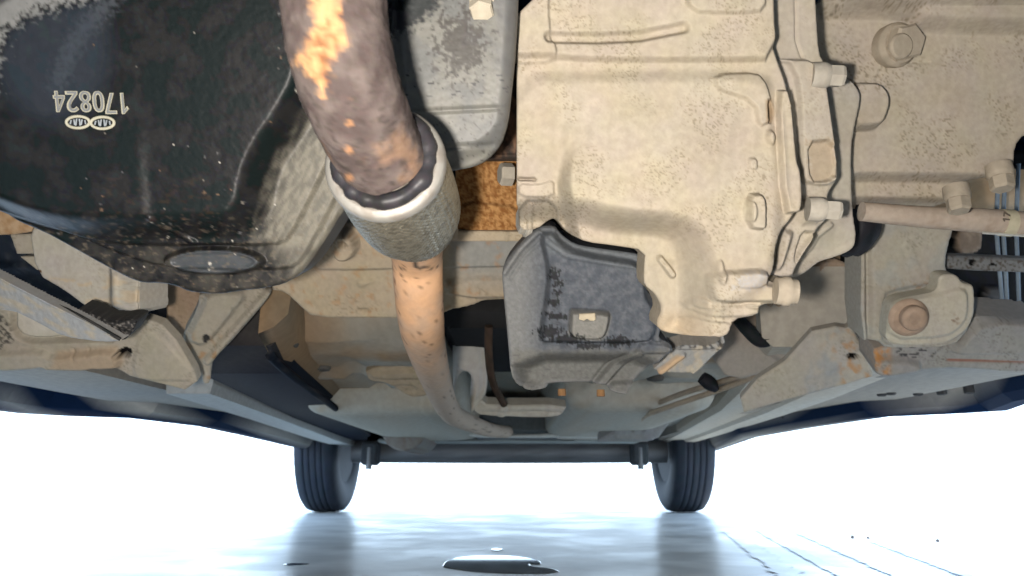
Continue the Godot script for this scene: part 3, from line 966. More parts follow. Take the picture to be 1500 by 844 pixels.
func build_right() -> void:
	var gt := tan_dust(Color(0.37, 0.345, 0.29), 0.7)
	# longitudinal rail
	var mk := Maker.new(dusty(Color(0.40, 0.37, 0.31), Color(0.42, 0.31, 0.20), 0.5, 0.15))
	var rings := []
	for e in [[0.88, 0.30, 0.50, 0.275], [1.06, 0.335, 0.545, 0.27], [1.3, 0.385, 0.575, 0.268], [1.64, 0.447, 0.61, 0.268], [2.4, 0.53, 0.66, 0.266], [3.1, 0.60, 0.70, 0.266]]:
		var r := PackedVector3Array()
		for q in [[0.0, 0.10], [0.0, 0.012], [0.06, 0.0], [0.55, 0.0], [0.62, -0.008], [0.94, -0.008], [1.0, 0.01], [1.0, 0.10]]:
			r.append(Vector3(lerpf(e[1], e[2], q[0]), e[3] + q[1], -e[0]))
		rings.append(r)
	mk.loft(rings, true, false)
	put(mk.done(), "chassis_rail", M.far, null, "grey chassis rail running back to the wheel on the gearbox side")
	# toe board on this side
	relief("toe_board", [1180, 450, 0.93], Vector3(-0.1, -0.2, 1), [1060, 380, 1275, 380, 1275, 480, 1240, 505, 1190, 520, 1150, 540, 1070, 560, 1040, 520, 1060, 470], [["p", [1165, 420, 1210, 395, 1240, 420, 1235, 470, 1180, 490], 10, 14], ["l", [1212, 386, 1175, 450], 6, 4, 5], ["p", [1140, 440, 1160, 450, 1200, 520, 1160, 545, 1120, 520], 8, 10]], {"edge": 4.0, "thick": 20.0, "step": 3.0}, M.dust, func(x, y, h, s):
		var c: Color = tan_dust(Color(0.33, 0.25, 0.18), 0.5).call(x, y, h, s)
		if Vector2((x - 1144.0) / 6.0, (y - 496.0) / 5.0).length() < 1.0 or Vector2((x - 1234.0) / 2.0, (y - 425.0) / 3.0).length() < 1.0:
			return Color(0.03, 0.03, 0.03)
		return mixc(c, Color(0.27, 0.27, 0.25), s01(430, 520, y) * 0.7))
	relief("rail_gusset", [1225, 520, 0.86], Vector3(-0.2, -0.4, 1), [1190, 486, 1225, 479, 1243, 482, 1247, 466, 1253, 488, 1263, 508, 1272, 524, 1280, 552, 1240, 564, 1150, 588, 1090, 606, 1085, 585, 1110, 556, 1150, 530], [["p", [1160, 540, 1200, 490, 1236, 486, 1244, 510, 1240, 545, 1180, 565], 3, 14], ["e", [1248, 520, 9, 4], -8, 2]], {"edge": 3.0, "thick": 10.0, "step": 2.5, "smooth": 0}, M.dust, func(x, y, h, s):
		var c: Color = gt.call(x, y, h, s)
		if Vector2((x - 1248.0) / 9.0, (y - 521.0) / 4.0).length() < 0.9:
			return Color(0.006, 0.006, 0.006)
		c = mixc(c, Color(0.42, 0.21, 0.07), s01(0.0, 0.5, nB.get_noise_2d(x, y)) * s01(1190, 1250, x) * 0.7)
		return mixc(c, Color(0.27, 0.30, 0.31), s01(0.1, 0.5, nA.get_noise_2d(x * 1.5, y)) * 0.6))
	# dark wheel-arch void with its panels, brake hoses
	relief("arch_liner", [1440, 380, 0.92], Vector3(-0.1, -0.1, 1), [1240, 220, 1600, 220, 1600, 500, 1240, 500], [["p", [1396, 330, 1440, 330, 1436, 372, 1396, 372], 10, 2], ["p", [1440, 420, 1470, 420, 1475, 460, 1440, 460], 8, 2], ["p", [1450, 240, 1520, 240, 1520, 290, 1450, 290], 8, 3]], {"edge": 4.0, "thick": 20.0, "step": 4.0, "smooth": 0}, M.plastic, func(x, y, h, s):
		var c := Color(0.004, 0.005, 0.007)
		if h > 5.0 and y > 300.0 and y < 380.0:
			c = Color(0.17, 0.13, 0.095)
		elif h > 5.0:
			c = Color(0.05, 0.05, 0.05)
		return mixc(c, Color(c.r * 2.0, c.g * 2.0, c.b * 2.0), s01(0.0, 0.5, nB.get_noise_2d(x, y)) * 0.6))
	var hose := flatc(Color(0.20, 0.26, 0.32), 0.2)
	for s in [[1460, 1464, 1471], [1470, 1473, 1477], [1489, 1491, 1494]]:
		put(tube([P(s[0] + 3, 240, 0.83), P(s[0], 330, 0.83), P(s[1], 390, 0.83), P(s[2], 470, 0.84), P(s[2] + 6, 520, 0.86)], [0.0022, 0.0022, 0.0022, 0.0022, 0.0022], 8, hose, 5), "brake_hose", M.plastic)
	# bracket and rounded plate with the large bolt
	var br := relief("subframe_bracket", [1330, 400, 0.76], Vector3(-0.1, -0.25, 1), [1264, 300, 1405, 322, 1398, 336, 1388, 370, 1386, 396, 1396, 404, 1420, 416, 1428, 420, 1428, 480, 1400, 512, 1300, 512, 1288, 500, 1262, 500],
		[["p", [1262, 300, 1276, 300, 1282, 510, 1262, 510], -10, 12], ["p", [1290, 430, 1320, 420, 1375, 412, 1440, 412, 1440, 520, 1290, 520], -4, 5], ["l", [1345, 400, 1330, 360], 1, 5, 8]], {"edge": 5.0, "thick": 50.0, "step": 2.4, "amp": 0.3}, M.dust, func(x, y, h, s):
		var c: Color = gt.call(x, y, h, s)
		c = mixc(c, Color(0.30, 0.20, 0.12), s01(0.1, 0.45, nC.get_noise_2d(x * 0.7, y * 0.7)) * s01(395, 420, y) * s01(450, 420, y) * s01(1290, 1310, x) * 0.6)
		return mixc(c, Color(0.34, 0.36, 0.34), s01(0.0, 0.4, nA.get_noise_2d(x, y)) * 0.5), null, "grey subframe bracket beside the gearbox end plate")
	var pl := relief("bush_plate", [1365, 460, 0.735], Vector3(-0.1, -0.25, 1), [1304, 446, 1318, 438, 1340, 434, 1374, 428, 1376, 403, 1402, 402, 1411, 416, 1427, 417, 1429, 440, 1427, 466, 1416, 486, 1390, 503, 1360, 507, 1298, 506, 1300, 470],
		[["p", [1300, 446, 1320, 438, 1374, 430, 1404, 420, 1420, 425, 1420, 464, 1408, 482, 1386, 496, 1300, 500], 4, 5], ["e", [1331, 465, 26, 25], 3, 4]], {"edge": 3.5, "thick": 18.0, "step": 2.0, "amp": 0.06, "smooth": 2}, M.dust, func(x, y, h, s):
		var c: Color = tan_dust(Color(0.43, 0.405, 0.33), 0.25).call(x, y, h, s)
		return mixc(c, Color(0.22, 0.15, 0.10), s01(0.0, 0.4, nC.get_noise_2d(x, y)) * s01(14, 4, Vector2(x - 1398.0, (y - 469.0) * 1.2).length()) * 0.8), null, "smooth pale plate with a large round bolt")
	var bc := flatc(Color(0.36, 0.27, 0.20), 0.25)
	var bw := lathe(P(1331, 465, 0.730), CAM.basis * Vector3(-0.12, -0.2, 1).normalized(), [[0.0, 0.019], [0.003, 0.018], [0.0045, 0.015]], 26, bc)
	put(bw.done(), "washer", M.dust, pl)
	var bo := lathe(P(1335, 464, 0.727), CAM.basis * Vector3(-0.12, -0.2, 1).normalized(), [[0.0, 0.0125], [0.008, 0.0125], [0.0105, 0.0112], [0.0112, 0.008], [0.0102, 0.005]], 26, bc)
	put(bo.done(), "bolt_head", M.dust, pl, "large round bolt head, brown with dust")
	# control arm
	relief("control_arm", [1420, 510, 0.79], Vector3(-0.05, -0.5, 1), [1284, 505, 1400, 508, 1424, 470, 1440, 464, 1560, 474, 1560, 548, 1500, 548, 1400, 540, 1356, 543, 1330, 548, 1292, 550, 1276, 540],
		[["p", [1400, 505, 1440, 465, 1560, 474, 1560, 525, 1480, 520, 1390, 522], 9, 6], ["l", [1385, 527, 1450, 529, 1560, 533], -2, 2, 2], ["p", [1268, 520, 1350, 527, 1356, 545, 1290, 555, 1268, 545], 10, 8]], {"edge": 5.0, "thick": 45.0, "step": 2.4, "amp": 0.12}, M.dust, func(x, y, h, s):
		var c: Color = tan_dust(Color(0.27, 0.265, 0.245), 1.0).call(x, y, h, s)
		c = mixc(c, Color(0.45, 0.21, 0.06), s01(1310, 1296, x) * s01(-0.3, 0.3, nB.get_noise_2d(x, y)) * 0.9)
		c = mixc(c, Color(0.03, 0.03, 0.035), s01(0.1, 0.4, nC.get_noise_2d(x * 0.4, y * 1.6)) * s01(1300, 1320, x) * s01(1400, 1350, x) * s01(532, 522, y) * 0.9)
		return mixc(c, Color(0.25, 0.09, 0.05), s01(2.2, 0.8, absf(y - (527.0 + (x - 1385.0) * 0.035))) * s01(1384, 1390, x) * 0.8), null, "dusty control arm with a rusted inner end")
	# drive shaft: thicker to the wheel side, with a paper label
	var a := P(1262, 310, 0.66)
	var b := P(1350, 318, 0.66)
	var c := P(1540, 332, 0.66)
	var sh := dusty(Color(0.43, 0.36, 0.29), Color(0.30, 0.22, 0.16), 0.5, 0.2)
	put(tube([a, b, P(1420, 322, 0.66), P(1470, 326, 0.66), c], [0.0085, 0.0095, 0.0108, 0.0112, 0.0115], 24, sh, 8), "drive_shaft", M.dust, null, "dusty drive shaft running out from the gearbox")
	var ax := (P(1480, 327, 0.66) - P(1460, 325.5, 0.66)).normalized()
	var sticker := put(lathe(P(1466, 326, 0.66), ax, [[0.0, 0.0116], [0.0, 0.0119], [0.0095, 0.0121], [0.0095, 0.0117]], 28, flatc(Color(0.50, 0.46, 0.33), 0.12)).done(), "paper_label", M.dust, null, "paper label with two digits round the drive shaft")
	var t := text_mesh("17", 0.006)
	var to := put(t, "label_digits", flat_mat(Color(0.10, 0.08, 0.06)), sticker)
	var fw := CAM.basis * Vector3(0, -0.1, 1)
	to.transform = Transform3D(Basis(CAM.basis * Vector3(0.12, 0.99, 0), CAM.basis * Vector3(-0.99, 0.12, 0.02), fw.normalized()).orthonormalized(), P(1475, 318, 0.6475))
	put(tube([P(1440, 341, 0.655), P(1500, 345, 0.655), P(1560, 349, 0.655)], [0.0012, 0.0014, 0.0014], 8, flatc(Color(0.6, 0.6, 0.55)), 3), "shaft_clip", M.dull_metal)
	# sway bar strap
	relief("anti_roll_bar", [1450, 387, 0.80], Vector3(0, -0.3, 1), [1386, 377, 1395, 375, 1560, 382, 1560, 402, 1392, 396, 1386, 390], [["e", [1424, 384, 5, 4], -4, 1.5], ["l", [1390, 379, 1560, 386], 1.5, 2, 3]], {"edge": 4.0, "thick": 12.0, "step": 2.0}, M.dust, func(x, y, h, s):
		var k := mixc(Color(0.20, 0.205, 0.20), Color(0.10, 0.085, 0.07), s01(0.0, 0.4, nC.get_noise_2d(x, y)))
		if Vector2(x - 1424.0, y - 384.0).length() < 5.0 or Vector2((x - 1454.0) / 3.0, y - 388.0).length() < 2.0:
			return Color(0.01, 0.01, 0.01)
		return k, null, "flat grey bar under the drive shaft")
	# black bellows between shaft and gearbox
	put(lathe(P(1236, 330, 0.70), CAM.basis * Vector3(1, -0.1, 0).normalized(), [[0.0, 0.012], [0.0, 0.028], [0.006, 0.030], [0.012, 0.027], [0.016, 0.028], [0.022, 0.023], [0.03, 0.012]], 28, flatc(Color(0.012, 0.014, 0.017))).done(), "shaft_boot", M.rubber, null, "black rubber boot where the drive shaft meets the gearbox")

func text_mesh(txt: String, size: float, bold := true) -> TextMesh:
	var f := SystemFont.new()
	f.font_names = PackedStringArray(["Droid Sans"])
	f.font_weight = 700 if bold else 400
	var t := TextMesh.new()
	t.font = f
	t.font_size = 64
	t.text = txt
	t.pixel_size = size / (64.0 * 0.71)
	t.depth = 0.0006
	return t

func flat_mat(c: Color, rough := 0.9) -> StandardMaterial3D:
	var m := StandardMaterial3D.new()
	m.resource_name = "plain_%d" % M.size()
	m.albedo_color = c.linear_to_srgb()
	m.roughness = rough
	M[m.resource_name] = m
	return m

# ------------------------------------------------------------------ engine: oil pan with its date stamp
func build_engine() -> void:
	var black := Color(0.007, 0.008, 0.0095)
	var dust := Color(0.165, 0.155, 0.125)
	var slope := [480, 130, 458, 175, 432, 215, 408, 250, 398, 300, 392, 335, 372, 350, 400, 362, 430, 420, 520, 420, 520, 130]
	var corner := [-60, -60, 150, -60, 135, 0, 100, 8, 50, 22, 12, 46, -4, 90, -14, 150, -60, 160]
	var streak := [150, 0, 172, 0, 120, 60, 98, 110, 88, 128, 76, 128, 90, 80, 112, 40]
	var rng := RandomNumberGenerator.new()
	rng.seed = 4
	var chips := {}
	for k in 70:
		var q := Vector2(rng.randf_range(20, 480), rng.randf_range(20, 420))
		if k % 3 > 0:
			q = Vector2(rng.randfn(250, 95), rng.randfn(290, 60))
		var tone: Color = [Color(0.42, 0.40, 0.35), Color(0.16, 0.15, 0.13), Color(0.12, 0.08, 0.05), Color(0.10, 0.10, 0.10)][k % 4]
		var chip := [q.x, q.y, rng.randf_range(1.0, 2.2) if k % 9 else 3.2, tone]
		for i in [-1, 0, 1]:
			for j in [-1, 0, 1]:
				var cell := Vector2i(int(q.x / 20.0) + i, int(q.y / 20.0) + j)
				if not chips.has(cell):
					chips[cell] = []
				chips[cell].append(chip)
	var cc := func(x: float, y: float, h: float, s: float) -> Color:
		var a: float = nA.get_noise_2d(x * 1.3, y * 1.3)
		var b: float = nB.get_noise_2d(x * 1.1, y * 1.1)
		var f: float = nC.get_noise_2d(x * 0.8, y * 0.8)
		if x > 370.0 and x < 560.0:              # dust lies along the pressed ridges
			f = nC.get_noise_2d((x * 0.9 + y * 0.45) * 0.9, (y * 0.9 - x * 0.45) * 0.28)
			b = nB.get_noise_2d((x * 0.9 + y * 0.45) * 1.1, (y * 0.9 - x * 0.45) * 0.4)
		var c := black
		c = mixc(c, Color(0.019, 0.019, 0.0185), s01(-0.2, 0.6, a + 0.4 * b) * 0.7)
		if x < 560.0:
			c = mixc(c, dust, s01(-26, 26, in_poly(x, y, slope) + 18.0 * b + 7.0 * f) * (0.70 + 0.30 * s01(-0.3, 0.3, f + 0.5 * b)))
			c = mixc(c, Color(0.17, 0.175, 0.17), s01(-8, 14, in_poly(x, y, corner) + 22.0 * f + 14.0 * b))
			c = mixc(c, Color(0.06, 0.068, 0.078), s01(-14, 10, in_poly(x, y, streak) + 16.0 * f) * 0.7)
			c = mixc(c, Color(0.028, 0.036, 0.048), s01(110, 60, Vector2(x - 75.0, (y - 70.0) * 0.8).length()) * 0.6 * s01(-8, 14, -in_poly(x, y, corner)))
			# mud on the lower lip
			c = mixc(c, Color(0.05, 0.046, 0.039), s01(352, 376, y) * s01(-0.6, 0.7, b * 0.5 + 0.7 * a) * 0.8)
			if Vector2((x - 313.0) / 64.0, (y - 384.0) / 17.0).length() < 1.0:
				c = mixc(c, Color(0.06, 0.07, 0.08), 0.6)
			# brown smears near the crease
			c = mixc(c, Color(0.22, 0.12, 0.05), s01(0.2, 0.45, nB.get_noise_2d(x * 0.8 + 300.0, y * 1.5)) * s01(230, 280, y) * s01(350, 335, y) * s01(120, 170, x) * s01(380, 300, x) * 0.05)
			c = mixc(c, Color(0.12, 0.10, 0.075), s01(0.2, 0.6, nC.get_noise_2d(x * 0.5, y * 0.9)) * s01(300, 335, y) * 0.5)
		else:
			c = mixc(Color(0.165, 0.163, 0.142), Color(0.125, 0.127, 0.12), s01(-0.3, 0.4, a))
			var soot: float = 44.0 - Vector2(x - 676.0, (y - 66.0) * 0.75).length() + 34.0 * f + 26.0 * b
			c = mixc(c, Color(0.055, 0.05, 0.045), s01(0, 22, soot) * 0.9)
			c = mixc(c, Color(0.015, 0.017, 0.02), s01(-6, 10, in_poly(x, y, [560, -40, 650, -40, 645, 12, 622, 30, 596, 48, 560, 60]) + 14.0 * f) * 0.95)
			c = mixc(c, Color(0.06, 0.055, 0.05), s01(0.3, 0.55, f) * s01(-30, 20, y - 165.0) * 0.8)
			c = mixc(c, Color(0.03, 0.03, 0.03), s01(0.42, 0.5, nC.get_noise_2d(x * 0.35, y * 1.6 + 40.0)) * s01(90, 110, y) * s01(150, 135, y))
			c = mixc(c, Color(0.15, 0.15, 0.15), s01(715, 745, x) * 0.55)
		for q in chips.get(Vector2i(int(x / 20.0), int(y / 20.0)), []):
			c = mixc(c, q[3], s01(q[2], q[2] * 0.5, Vector2(x - q[0], y - q[1]).length()) * 0.85)
		return c
	var pan := relief("oil_pan", [250, 200, 0.47], Vector3(0.0, -0.18, 1), [-60, -60, 762, -60, 757, 60, 750, 130, 745, 178, 734, 212, 712, 236, 690, 246, 652, 252, 620, 250, 580, 262, 520, 290, 499, 312, 478, 346, 452, 386, 434, 406, 412, 418, 382, 424, 345, 428, 322, 432, 292, 431, 272, 428, 256, 420, 232, 416, 206, 416, 184, 408, 150, 390, 100, 362, 62, 341, 24, 326, 4, 312, -10, 290, -60, 270],
		[["p", [-60, -60, 480, -60, 492, 90, 480, 140, 452, 190, 420, 236, 406, 270, 400, 308, 376, 342, 344, 352, 300, 353, 230, 354, 130, 352, 66, 340, 10, 318, -60, 280], 22, 46],
		["p", [-40, 150, 226, 120, 230, 300, 246, 334, 262, 352, -40, 352], 1.2, 18, [0, 130, 0, 230]], ["l", [244, 318, 258, 336, 284, 354], 2.0, 6, 7],
		["p", [-90, -90, 560, -90, 540, 120, 474, 236, 440, 306, 412, 358, 390, 366, 300, 366, 180, 366, 90, 356, -90, 300], 4, 5],
		["p", [-90, -90, 580, -90, 560, 180, 490, 276, 456, 340, 428, 392, 404, 406, 330, 405, 250, 403, 190, 398, 120, 372, 50, 340, -90, 300], 4, 5],
		["e", [312, 383, 76, 23], 7, 7], ["e", [312, 384, 62, 16], -1.5, 4],
		["p", [560, -60, 770, -60, 757, 180, 735, 215, 690, 240, 640, 246, 580, 250], 10, 26], ["l", [590, 165, 740, 158], 1.5, 5, 5], ["l", [590, 220, 720, 212], -2, 6, 6]],
		{"edge": 7.0, "drop": 10.0, "thick": 40.0, "step": 2.2, "amp": 0.08}, M.black_paint, cc, null, "black oil pan with stamped digits, dust on its sloping side")
	# the date stamp, upside down, and two joined ovals below it
	var pale := flat_mat(Color(0.30, 0.29, 0.225))
	var ink := flat_mat(Color(0.14, 0.15, 0.155))
	var n := Vector3(0.0, -0.18, 1).normalized()
	var bs := CAM.basis * Basis(Vector3(-1, 0, 0), -(n.cross(Vector3.RIGHT)), n)
	var face := func(x: float, y: float, lift: float) -> Vector3:
		var o := Vector3((250 - 750.0) / F * 0.47, (422.0 - 200) / F * 0.47, -0.47) + n * lift
		var dir := Vector3((x - 750.0) / F, (422.0 - y) / F, -1.0)
		return CAM * (dir * (o.dot(n) / dir.dot(n)))
	var k := 0.44 / F
	for e in [["4", 87, 148, 17], ["2", 106, 148, 18], ["8", 125, 148, 17], ["0", 144, 148, 17], ["7", 162, 151, 17], ["1", 181, 151, 11]]:
		var wide := 0.0
		for pass_ in 2:
			var t := text_mesh(e[0], 30.0 * k, pass_ == 0)
			if pass_ == 0:
				wide = e[3] * k / maxf(t.get_aabb().size.x, 1e-4)
			var d := put(t, "stamped_digit" if pass_ == 0 else "digit_face", pale if pass_ == 0 else ink, pan)
			var tall := 30.0 * k / maxf(t.get_aabb().size.y, 1e-4) * (1.0 if pass_ == 0 else 0.93)
			d.transform = Transform3D(bs * Basis.from_scale(Vector3(wide * (1.0 if pass_ == 0 else 0.86), tall, 1.0)), face.call(float(e[1]), float(e[2]), 0.0307 + 0.0002 * pass_))
	for e in [[114, 179], [150, 180]]:
		var ring := []
		for j in 25:
			ring.append(face.call(e[0] + 17.0 * cos(TAU * j / 24.0), e[1] + 8.6 * sin(TAU * j / 24.0), 0.0307))
		put(tube(ring, ring.map(func(_x): return 0.0009), 8, flatc(Color(0.38, 0.37, 0.29)), 2), "stamped_oval", M.dust, pan)
		var dots := Maker.new(flatc(Color(0.24, 0.27, 0.29), 0.3))
		for j in 6:
			var x0: float = e[0] - 10.0 + 4.0 * j
			var hh := 5.6 - 0.35 * absf(j - 2.5) * 3.0
			var lean := 1.5 if (j + int(e[0])) % 2 else -1.2
			dots.loft([circle(face.call(x0, e[1] - hh, 0.0307), bs.x, bs.z, 0.0005, 6), circle(face.call(x0 + lean, e[1] + hh, 0.0307), bs.x, bs.z, 0.0005, 6)], true, true)
		put(dots.done(), "oval_lettering", M.dust, pan)
	# bolts along the pan's upper edge
	var bc := flatc(Color(0.50, 0.45, 0.35), 0.15)
	bolt("pan_bolt", P(313, -2, 0.455), CAM.basis * Vector3(0, -0.8, 0.5), 0.0085, 0.009, 0.0095, bc, M.dust, pan, 0.4)
	bolt("pan_bolt", P(706, 2, 0.45), CAM.basis * Vector3(0, -0.8, 0.5), 0.0078, 0.011, 0.0085, bc, M.dust, pan, 0.2)
	bolt("pan_bolt", P(100, -2, 0.46), CAM.basis * Vector3(0, -0.8, 0.5), 0.0078, 0.007, 0.011, bc, M.dust, pan, 0.2)

# ------------------------------------------------------------------ gearbox, its end cover, the big housing beside it, the black mount below
func build_gearbox() -> void:
	var tn := Color(0.405, 0.355, 0.275)
	var td := tan_dust(tn)
	# housing to the side
	var host := relief("axle_housing", [1340, 150, 0.63], Vector3(-0.05, -0.08, 1), [1180, -60, 1560, -60, 1560, 180, 1502, 196, 1488, 214, 1487, 246, 1478, 256, 1430, 262, 1424, 268, 1425, 282, 1416, 296, 1400, 304, 1180, 304],
		[["p", [1180, -80, 1600, -80, 1600, 50, 1345, 48, 1330, 26, 1180, 26], 22, 20], ["p", [1180, -80, 1600, -80, 1600, 6, 1180, 6], 8, 5], ["p", [1180, 250, 1520, 254, 1520, 320, 1180, 320], -21, 17], ["p", [1180, 286, 1440, 288, 1440, 320, 1180, 320], -20, 16],
		["e", [1318, 62, 38, 32], 4, 12], ["p", [1240, 118, 1286, 118, 1302, 138, 1303, 158, 1294, 184, 1280, 191, 1240, 192], 20, 8], ["l", [1284, 118, 1290, 104, 1304, 94, 1360, 90], -1.5, 2, 3]],
		{"edge": 4.0, "thick": 60.0, "step": 2.4, "amp": 0.06}, M.dust, tan_dust(Color(0.42, 0.37, 0.295), 1.2), null, "tan dusty housing with a large hexagonal bolt")
	var bc := flatc(Color(0.38, 0.33, 0.255), 0.2)
	bolt("housing_bolt", P(1314, 66, 0.622), CAM.basis * Vector3(0.22, -0.12, 1), 0.0150, 0.017, 0.0185, bc, M.dust, host, 0.35)
	put(lathe(P(1319, 68, 0.606), CAM.basis * Vector3(0.22, -0.12, 1).normalized(), [[0.0, 0.0105], [0.002, 0.0102], [0.003, 0.009]], 24, bc).done(), "bolt_crown", M.dust, host)
	bolt("flange_bolt", P(1465, 254, 0.618), CAM.basis * Vector3(-0.05, -1, 0.35), 0.0092, 0.015, 0.0105, bc, M.dust, host, 0.2)
	bolt("flange_bolt", P(1402, 286, 0.618), CAM.basis * Vector3(-0.05, -1, 0.35), 0.0092, 0.015, 0.0105, bc, M.dust, host, 0.3)
	# rear plate of the end cover
	relief("end_plate", [1200, 250, 0.595], Vector3(0.05, -0.1, 1), [1100, 80, 1210, 92, 1236, 106, 1256, 126, 1262, 140, 1261, 152, 1250, 200, 1248, 240, 1250, 310, 1257, 350, 1252, 366, 1232, 378, 1208, 384, 1190, 396, 1168, 408, 1100, 408],
		[["p", [1100, 330, 1262, 320, 1262, 420, 1100, 420], -10, 50], ["l", [1212, 330, 1196, 345, 1190, 362, 1176, 378], 3, 4, 6]], {"edge": 4.0, "thick": 25.0, "step": 2.2, "amp": 0.06, "smooth": 2}, M.dust, tan_dust(Color(0.40, 0.365, 0.30), 0.5))
	# end cover
	var cv := relief("end_cover", [1170, 220, 0.535], Vector3(0.05, -0.1, 1), [1100, -60, 1194, -60, 1197, 20, 1201, 78, 1209, 92, 1208, 110, 1214, 140, 1222, 190, 1229, 258, 1224, 268, 1213, 284, 1214, 300, 1212, 322, 1196, 336, 1192, 352, 1180, 368, 1166, 392, 1160, 410, 1100, 420],
		[["p", [1100, 84, 1206, 86, 1216, 150, 1232, 262, 1210, 275, 1172, 268, 1172, 240, 1168, 120, 1150, 88], 6, 5], ["p", [1180, 206, 1222, 203, 1229, 256, 1215, 268, 1184, 270], -6, 4], ["p", [1166, 284, 1212, 286, 1210, 332, 1166, 335], 11, 18], ["l", [1164, -60, 1166, 60, 1174, 84], -2, 3, 3],
		["p", [1140, 330, 1170, 336, 1164, 360, 1150, 400, 1130, 400], 9, 14], ["p", [1172, 336, 1196, 338, 1190, 352, 1178, 366, 1160, 392, 1160, 372], -7, 6]],
		{"edge": 4.0, "thick": 24.0, "step": 2.0, "amp": 0.06}, M.dust, func(x, y, h, s):
		var c: Color = tan_dust(Color(0.42, 0.375, 0.305), 0.5).call(x, y, h, s)
		return mixc(c, Color(0.33, 0.25, 0.16), s01(-3, 5, in_poly(x, y, [1182, 206, 1222, 203, 1229, 256, 1215, 266, 1186, 268]) + 8.0 * nC.get_noise_2d(x, y)) * 0.55), null, "tan end cover bolted to the gearbox")
	var bx := CAM.basis * Vector3(1, -0.06, 0.1).normalized()
	for e in [[1204, 111, 0.527, 0.0080], [1199, 307, 0.523, 0.0072]]:
		bolt("cover_bolt", P(e[0], e[1], e[2]), bx, e[3], 0.015, e[3] * 1.2, flatc(Color(0.40, 0.37, 0.31), 0.2), M.dust, cv, 0.4)
		put(lathe(P(e[0], e[1], e[2]), bx, [[-0.005, e[3] * 1.1], [-0.004, e[3] * 1.12], [-0.003, e[3] * 1.0]], 24, flatc(tn)).done(), "bolt_boss", M.dust, cv)
